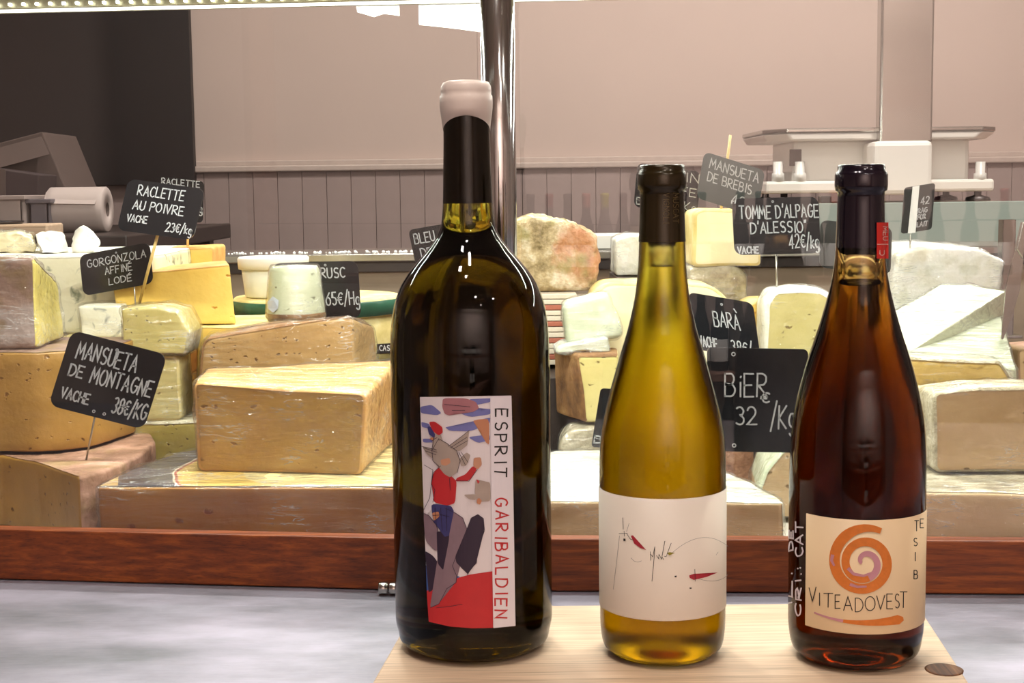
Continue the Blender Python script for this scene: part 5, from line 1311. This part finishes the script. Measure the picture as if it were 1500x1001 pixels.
# ------------------------------------------------------------------ behind the counter: scale, back bar
Ys = 2.45
zsb = P(1290, 284, Ys).z
sc = empty('weighing_scale', (xr(1290, Ys), Ys + 0.12, zsb - 0.03), 'white shop scale with a steel pan on the back bar behind the amber bottle', 'scale')
def PX(l, t, r_, b, Y, d, m, name, parent, bev=0.004):
    a = P(l, t, Y); c = P(r_, b, Y)
    return box(name, min(a.x, c.x), max(a.x, c.x), Y, Y + d, min(a.z, c.z), max(a.z, c.z), m, parent, bev)
PX(1122, 266, 1457, 280, Ys, 0.26, M_white, 'base', sc, 0.005)
PX(1162, 203, 1420, 268, Ys + 0.03, 0.20, M_white, 'body', sc, 0.008)
# pan: tray underside and steel plate with cut corners
def slabpts(pts, Y, d, z): return [Vector((xr(x, Y), Y + e, z)) for x, e in pts]
zp0 = P(1290, 205, Ys).z; zp1 = P(1290, 194, Ys).z; zp2 = P(1290, 187, Ys).z
plan_ = [(1150, 0.0), (1434, 0.0), (1460, 0.03), (1460, 0.25), (1120, 0.25), (1122, 0.05)]
prism('pan_carrier', slabpts(plan_, Ys - 0.01, 0, zp1), slabpts([(x + (8 if x < 1300 else -14), e) for x, e in plan_], Ys - 0.01, 0, zp0), M_white, sc, 0.003)
prism('steel_pan', slabpts(plan_, Ys - 0.012, 0, zp2), slabpts(plan_, Ys - 0.012, 0, zp1 + 0.0005), M_steel, sc, 0.002)
PX(1280, 207, 1366, 285, Ys - 0.05, 0.08, M_white, 'column_socket', sc, 0.008)
PX(1292, -30, 1366, 209, Ys - 0.03, 0.03, M_steel, 'display_column', sc, 0.004)
for xx in (1140, 1172, 1436):
    a = P(xx, 266, Ys + 0.01)
    lathe('levelling_knob', [(0, 0), (0.011, 0), (0.0105, 0.014), (0.008, 0.015), (0.0085, 0.034), (0, 0.034)], (a.x, Ys + 0.012, a.z), M_white if xx > 2000 else plain('knob plastic', srgb(206, 204, 200), 0.3), sc, 24)
zft = P(1290, 297, 2.36).z
for xx in (1150, 1433):
    lathe('foot', [(0, zft + 0.0), (0.022, zft + 0.0), (0.02, zft + 0.006), (0.006, zft + 0.010), (0.006, zsb + 0.004), (0, zsb + 0.004)], (xr(xx, Ys), Ys + 0.02, 0), M_darkmetal, sc, 24)
    lathe('foot', [(0, zft + 0.0), (0.022, zft + 0.0), (0.02, zft + 0.006), (0.006, zft + 0.010), (0.006, zsb + 0.004), (0, zsb + 0.004)], (xr(xx, Ys), Ys + 0.2, 0), M_darkmetal, sc, 24)
a = P(1186, 238, Ys - 0.0); PX(1157, 219, 1174, 243, Ys + 0.028, 0.003, M_card, 'maker_plate', sc, 0.0005)
# chilled glass box under the scale
zb1 = P(1290, 370, 2.36).z
cb = empty('glass_front_box', (xr(1350, 2.36), 2.5, zb1), 'low box with a frosted green glass front carrying the scale', 'cabinet')
x0 = xr(1120, 2.36); x1 = xr(1497, 2.36)
box('front_panel', xr(1196, 2.36), x1, 2.352, 2.36, zb1 + 0.002, zft, M_teal, cb, 0.001)
box('body', x0, x1 - 0.005, 2.362, 2.75, zb1, zft - 0.001, M_beige, cb, 0.002)
bk = empty('back_bar', (0.6, 2.55, -1.0), 'long brown back bar behind the counter under the scale', 'counter')
box('worktop', xr(985, 2.33), 2.9, 2.30, 2.95, zb1 - 0.02, zb1, M_brownwood, bk, 0.002)
box('carcass', xr(990, 2.33), 2.88, 2.33, 2.93, -1.0, zb1 - 0.02, M_darkshelf, bk, 0.002)
# scale cable with adapter
ca_ = [P(1215, 290, 2.352 + 0.0), P(1190, 288, 2.40), P(1225, 284, 2.44)]
cbx = box('cable_adapter', xr(1200, 2.38), xr(1216, 2.38), 2.38, 2.40, zft, zft + 0.012, M_darkmetal, None, 0.002)
tag(cbx, 'small black cable adapter on the glass-fronted box under the scale', 'adapter')

# left side table with bin, tub, towel roll, boxes
zt3 = P(60, 345, 2.2).z
sd_ = empty('side_table', (xr(50, 2.4), 2.5, -1.0), 'dark side table behind the counter at the left', 'table')
box('tabletop', -1.9, xr(205, 2.2), 2.15, 2.95, zt3 - 0.03, zt3, M_darkshelf, sd_, 0.003)
for x_ in (-1.85, xr(205, 2.2) - 0.05):
    for y_ in (2.2, 2.9): box('leg', x_ - 0.02, x_ + 0.02, y_ - 0.02, y_ + 0.02, -1.0, zt3 - 0.03, M_darkshelf, sd_, 0.002)
M_roll = plain('paper towel', srgb(186, 172, 168), 0.8, 0, 0.02, 80)
M_bin = plain('pale plastic', srgb(164, 150, 146), 0.5); M_binG = plain('grey plastic', srgb(104, 98, 104), 0.5)
xa = xr(84, 2.35); xb = xr(166, 2.35); rr = 33 * 2.35 / F
tr_ = empty('towel_roll', ((xa + xb) / 2, 2.35, zt3), 'thick grey-white paper towel roll lying on the side table at the left', 'paper roll')
prf = [(0.012, 0), (rr - 0.002, 0), (rr, 0.002)] + [(rr, (xb - xa) * t / 8) for t in range(1, 8)] + [(rr, xb - xa - 0.002), (rr - 0.002, xb - xa), (0.012, xb - xa), (0.012, 0)]
lathe('roll', prf, (xa, 2.35 , zt3 + rr), M_roll, tr_, 48, 'X', close=False)
lathe('core', [(0.0118, 0.0005), (0.0118, xb - xa - 0.0005), (0.010, xb - xa - 0.0005), (0.010, 0.0005), (0.0118, 0.0005)], (xa, 2.35, zt3 + rr), M_card, tr_, 24, 'X', close=False)
fl = [Vector((xa, 2.35 - rr * 0.6, zt3 + rr * 1.8)), Vector((xb - 0.005, 2.35 - rr * 0.6, zt3 + rr * 1.8)), Vector((xb - 0.01, 2.35 - rr * 1.05, zt3 + rr * 1.25)), Vector((xa, 2.35 - rr * 1.05, zt3 + rr * 1.3))]
prism('loose_sheet', fl, off(fl, (0, 0.001, -0.001)), M_roll, tr_)
def opentub(name, label, l, r_, t, Y, d, m, cat):
    x0 = xr(l, Y); x1 = xr(r_, Y); z1 = P((l + r_) / 2, t, Y).z
    root = empty(name, ((x0 + x1) / 2, Y + d / 2, zt3), label, cat)
    bm = bmesh.new(); th_ = 0.004
    add_box(bm, ((x0 + x1) / 2, Y + d / 2, zt3 + 0.002), (x1 - x0, d, 0.004)); 
    for (cx_, cy_, sx_, sy_) in (((x0 + x1) / 2, Y + th_ / 2, x1 - x0, th_), ((x0 + x1) / 2, Y + d - th_ / 2, x1 - x0, th_), (x0 + th_ / 2, Y + d / 2, th_, d), (x1 - th_ / 2, Y + d / 2, th_, d)):
        add_box(bm, (cx_, cy_, (zt3 + z1) / 2), (sx_, sy_, z1 - zt3), bev=0.0012, seg=1)
    from_bm('body', bm, m, root)
    bm = bmesh.new()
    for (cx_, cy_, sx_, sy_) in (((x0 + x1) / 2, Y - 0.002, x1 - x0 + 0.012, 0.006), ((x0 + x1) / 2, Y + d + 0.002, x1 - x0 + 0.012, 0.006), (x0 - 0.003, Y + d / 2, 0.006, d), (x1 + 0.003, Y + d / 2, 0.006, d)):
        add_box(bm, (cx_, cy_, z1 - 0.003), (sx_, sy_, 0.007), bev=0.001, seg=1)
    from_bm('rim', bm, m, root)
opentub('plastic_bin', 'pale plastic bin with a rim on the side table, at the left edge', -40, 42, 287, 2.28, 0.12, M_bin, 'bin')
opentub('plastic_bin', 'small dark grey bin between the pale bin and the towel roll', 52, 80, 292, 2.30, 0.10, M_binG, 'bin')
# wooden tray and black bowl in front
o = box('wooden_tray', xr(14, 2.2), xr(86, 2.2), 2.17, 2.25, zt3, zt3 + 0.018, M_board, None, 0.003); tag(o, 'light wooden tray on the side table before the bins', 'tray')
bx_ = xr(-5, 2.2); 
bwl = lathe('bowl', [(0, 0), (0.025, 0), (0.03, 0.003), (0.044, 0.020), (0.046, 0.0225), (0.043, 0.021), (0.028, 0.006), (0, 0.005)], (bx_, 2.212, zt3), M_darkmetal); tag(bwl, 'shallow black bowl on the side table at the left edge', 'bowl')
# cartons behind
cbr = empty('cardboard_box', P(50, 300, 2.6), 'large leaning grey cardboard box behind the bins', 'box')
cf = [P(-60, 225, 2.6), P(62, 193, 2.6), P(102, 290, 2.6), Zp(108, 2.6, zt3 + 0.001), Zp(-60, 2.6, zt3 + 0.001)]
prism('carton', cf, off(cf, (0, 0.2, 0)), M_card, cbr, 0.002)
fl = [P(-60, 232, 2.59), P(60, 200, 2.59), P(72, 226, 2.56), P(-60, 262, 2.56)]
prism('flap', fl, off(fl, (0, 0.003, 0)), M_card, cbr)
dkb = empty('carton', P(20, 300, 2.5), 'dark maroon carton in front of the large cardboard box', 'box')
cf = [P(-60, 240, 2.48), P(57, 256, 2.48), P(54, 300, 2.48), Zp(52, 2.48, zt3 + 0.001), Zp(-60, 2.48, zt3 + 0.001)]
prism('box_body', cf, off(cf, (0, 0.10, 0)), M_carddark, dkb, 0.002)
tp = [P(0, 247.5, 2.478), P(8, 248.5, 2.478), P(8, 296, 2.478), P(0, 295, 2.478)]
prism('tape', tp, off(tp, (0, 0.0018, 0)), M_card, dkb)

# ------------------------------------------------------------------ wine shelves opposite the counter, mirrored in the pane
YW = -3.02
d_ = (Rb - Lb).normalized(); pn = Vector((-d_.y, d_.x, 0)).normalized(); pc = Lb + pn * 0.004
def mirror(px_, py_, Yt=YW):
    d = ray(px_, py_); t = (pc - cam_loc).dot(pn) / d.dot(pn); h = cam_loc + d * t
    r = d - pn * 2 * d.dot(pn); s = (Yt - h.y) / r.y; return h + r * s
M_wineb = plain('dark bottle glass', srgb(30, 28, 26), 0.12, 0, 0.05, 40)
M_wineb2 = plain('grey bottle glass', srgb(104, 96, 92), 0.15, 0, 0.05, 40)
caps = [plain('black foil', srgb(30, 28, 30), 0.3), plain('pink foil', srgb(196, 110, 96), 0.3), plain('yellow wax', srgb(206, 196, 60), 0.3), plain('plum foil', srgb(90, 60, 66), 0.3), plain('red foil', srgb(150, 50, 46), 0.3)]
sz0 = mirror(900, 405).z; sh_z = [sz0, sz0 - 0.345, sz0 - 0.69]
ws = empty('wine_shelf', (0, YW, -1.0), 'wooden wall shelving of wine bottles across the room, seen mirrored in the glass', 'shelving')
for z in sh_z:
    box('shelf', -2.2, 2.2, YW - 0.10, YW + 0.10, z - 0.03, z, M_brownwood, ws, 0.002)
for x in (-2.2, 2.2):
    box('upright', x - 0.015, x + 0.015, YW - 0.12, YW + 0.10, -1.0, 1.3, M_brownwood, ws, 0.002)
def small_bottle(x, z, capm, glassm, label, papr=True):
    root = empty('shelf_bottle', (x, YW, z), label, 'bottle', 'wine bottles on the wall shelving')
    lathe('body', [(0, 0), (0.031, 0), (0.0325, 0.004), (0.0325, 0.14), (0.030, 0.165), (0.022, 0.20), (0.0155, 0.225), (0.0145, 0.30), (0, 0.30)], (x, YW, z), glassm, root, 20)
    lathe('capsule', [(0.0152, 0.245), (0.0152, 0.288), (0.0165, 0.290), (0.0165, 0.297), (0.014, 0.303), (0, 0.303)], (x, YW, z), capm, root, 16, close=False)
    if papr: lathe('label', [(0.0327, 0.035), (0.0329, 0.036), (0.0329, 0.115), (0.0327, 0.116)], (x, YW, z), M_paper, root, 20, close=False)
    return root
def cp_tree(r, x, z, lab):
    c = r.copy(); COL.objects.link(c); c.location = (x, YW, z); c['label'] = lab
    for ch in r.children:
        k = ch.copy(); COL.objects.link(k); k.parent = c
    return c
protos = {}
ORD = 'first second third fourth fifth sixth seventh eighth ninth tenth eleventh twelfth thirteenth fourteenth fifteenth sixteenth seventeenth eighteenth nineteenth twentieth twenty-first twenty-second'.split()
def put(kind, x, z, lab):
    if kind not in protos:
        ci = ['black', 'pink', 'yellow', 'plum', 'red'].index(kind)
        protos[kind] = small_bottle(x, z, caps[ci], M_wineb2 if kind == 'yellow' else M_wineb, lab, kind not in ('yellow',)); return
    cp_tree(protos[kind], x, z, lab)
rows = [(380, 'upper', [(728, 'black'), (778, 'black'), (805, 'red'), (832, 'black'), (859, 'pink'), (886, 'yellow'), (913, 'plum'), (940, 'black'), (1000, 'plum'), (1028, 'black'), (1084, 'black'), (1112, 'black'), (1139, 'plum'), (1166, 'black'), (1193, 'black'), (1221, 'pink'), (1249, 'black'), (1290, 'yellow'), (1330, 'black'), (1370, 'plum'), (1420, 'black'), (1470, 'red')]),
        (490, 'middle', [(1000, 'black'), (1027, 'plum'), (1054, 'black'), (1081, 'yellow'), (1108, 'black'), (1135, 'red'), (1165, 'black')]),
        (600, 'lower', [(1040, 'black'), (1068, 'black'), (1096, 'plum'), (1124, 'black'), (1152, 'black')])]
for ri_, (yy, wh, lst) in enumerate(rows):
    for i_, (x_, k_) in enumerate(lst):
        put(k_, mirror(x_, yy).x, sh_z[ri_] + 0.0005, k_ + '-capped wine bottle, ' + ORD[i_] + ' from the left on the ' + wh + ' shelf mirrored in the glass')
gw_ = tube('guard_wire', [(-2.18, YW + 0.07, sh_z[0] + 0.20), (0, YW + 0.07, sh_z[0] + 0.19), (2.18, YW + 0.07, sh_z[0] + 0.20)], 0.0025, M_darkmetal, ws, 6)
# ceiling lamp fittings
M_lampE = plain('lit lamp glass', (1.0, 0.9, 0.8, 1), 0.4, 0, 0, 10, 0, emit=60.0)
for (x, y, _, wh) in CEIL:
    lm = empty('ceiling_lamp', (x, y, 1.75), 'small round-cornered ceiling spotlight ' + wh, 'lamp', 'ceiling lamps')
    box('housing', x - 0.06, x + 0.06, y - 0.06, y + 0.06, 1.70, 1.7495, M_white, lm, 0.003)
    box('diffuser', x - 0.045, x + 0.045, y - 0.045, y + 0.045, 1.696, 1.70, M_lampE, lm, 0)

# crumbs along the rear ledge
random.seed(5); bm = bmesh.new()
for k in range(110):
    r_ = bmesh.ops.create_icosphere(bm, subdivisions=1, radius=random.uniform(0.0008, 0.0026))
    px_ = random.uniform(290, 625)
    bmesh.ops.translate(bm, verts=r_['verts'], vec=(xr(px_, 1.95), random.uniform(1.936, 1.975), lz + 0.0008))
cr_ = from_bm('crumbs', bm, M_paper); tag(cr_, 'scattered white crumbs along the steel rear ledge', 'crumbs', kind='stuff')
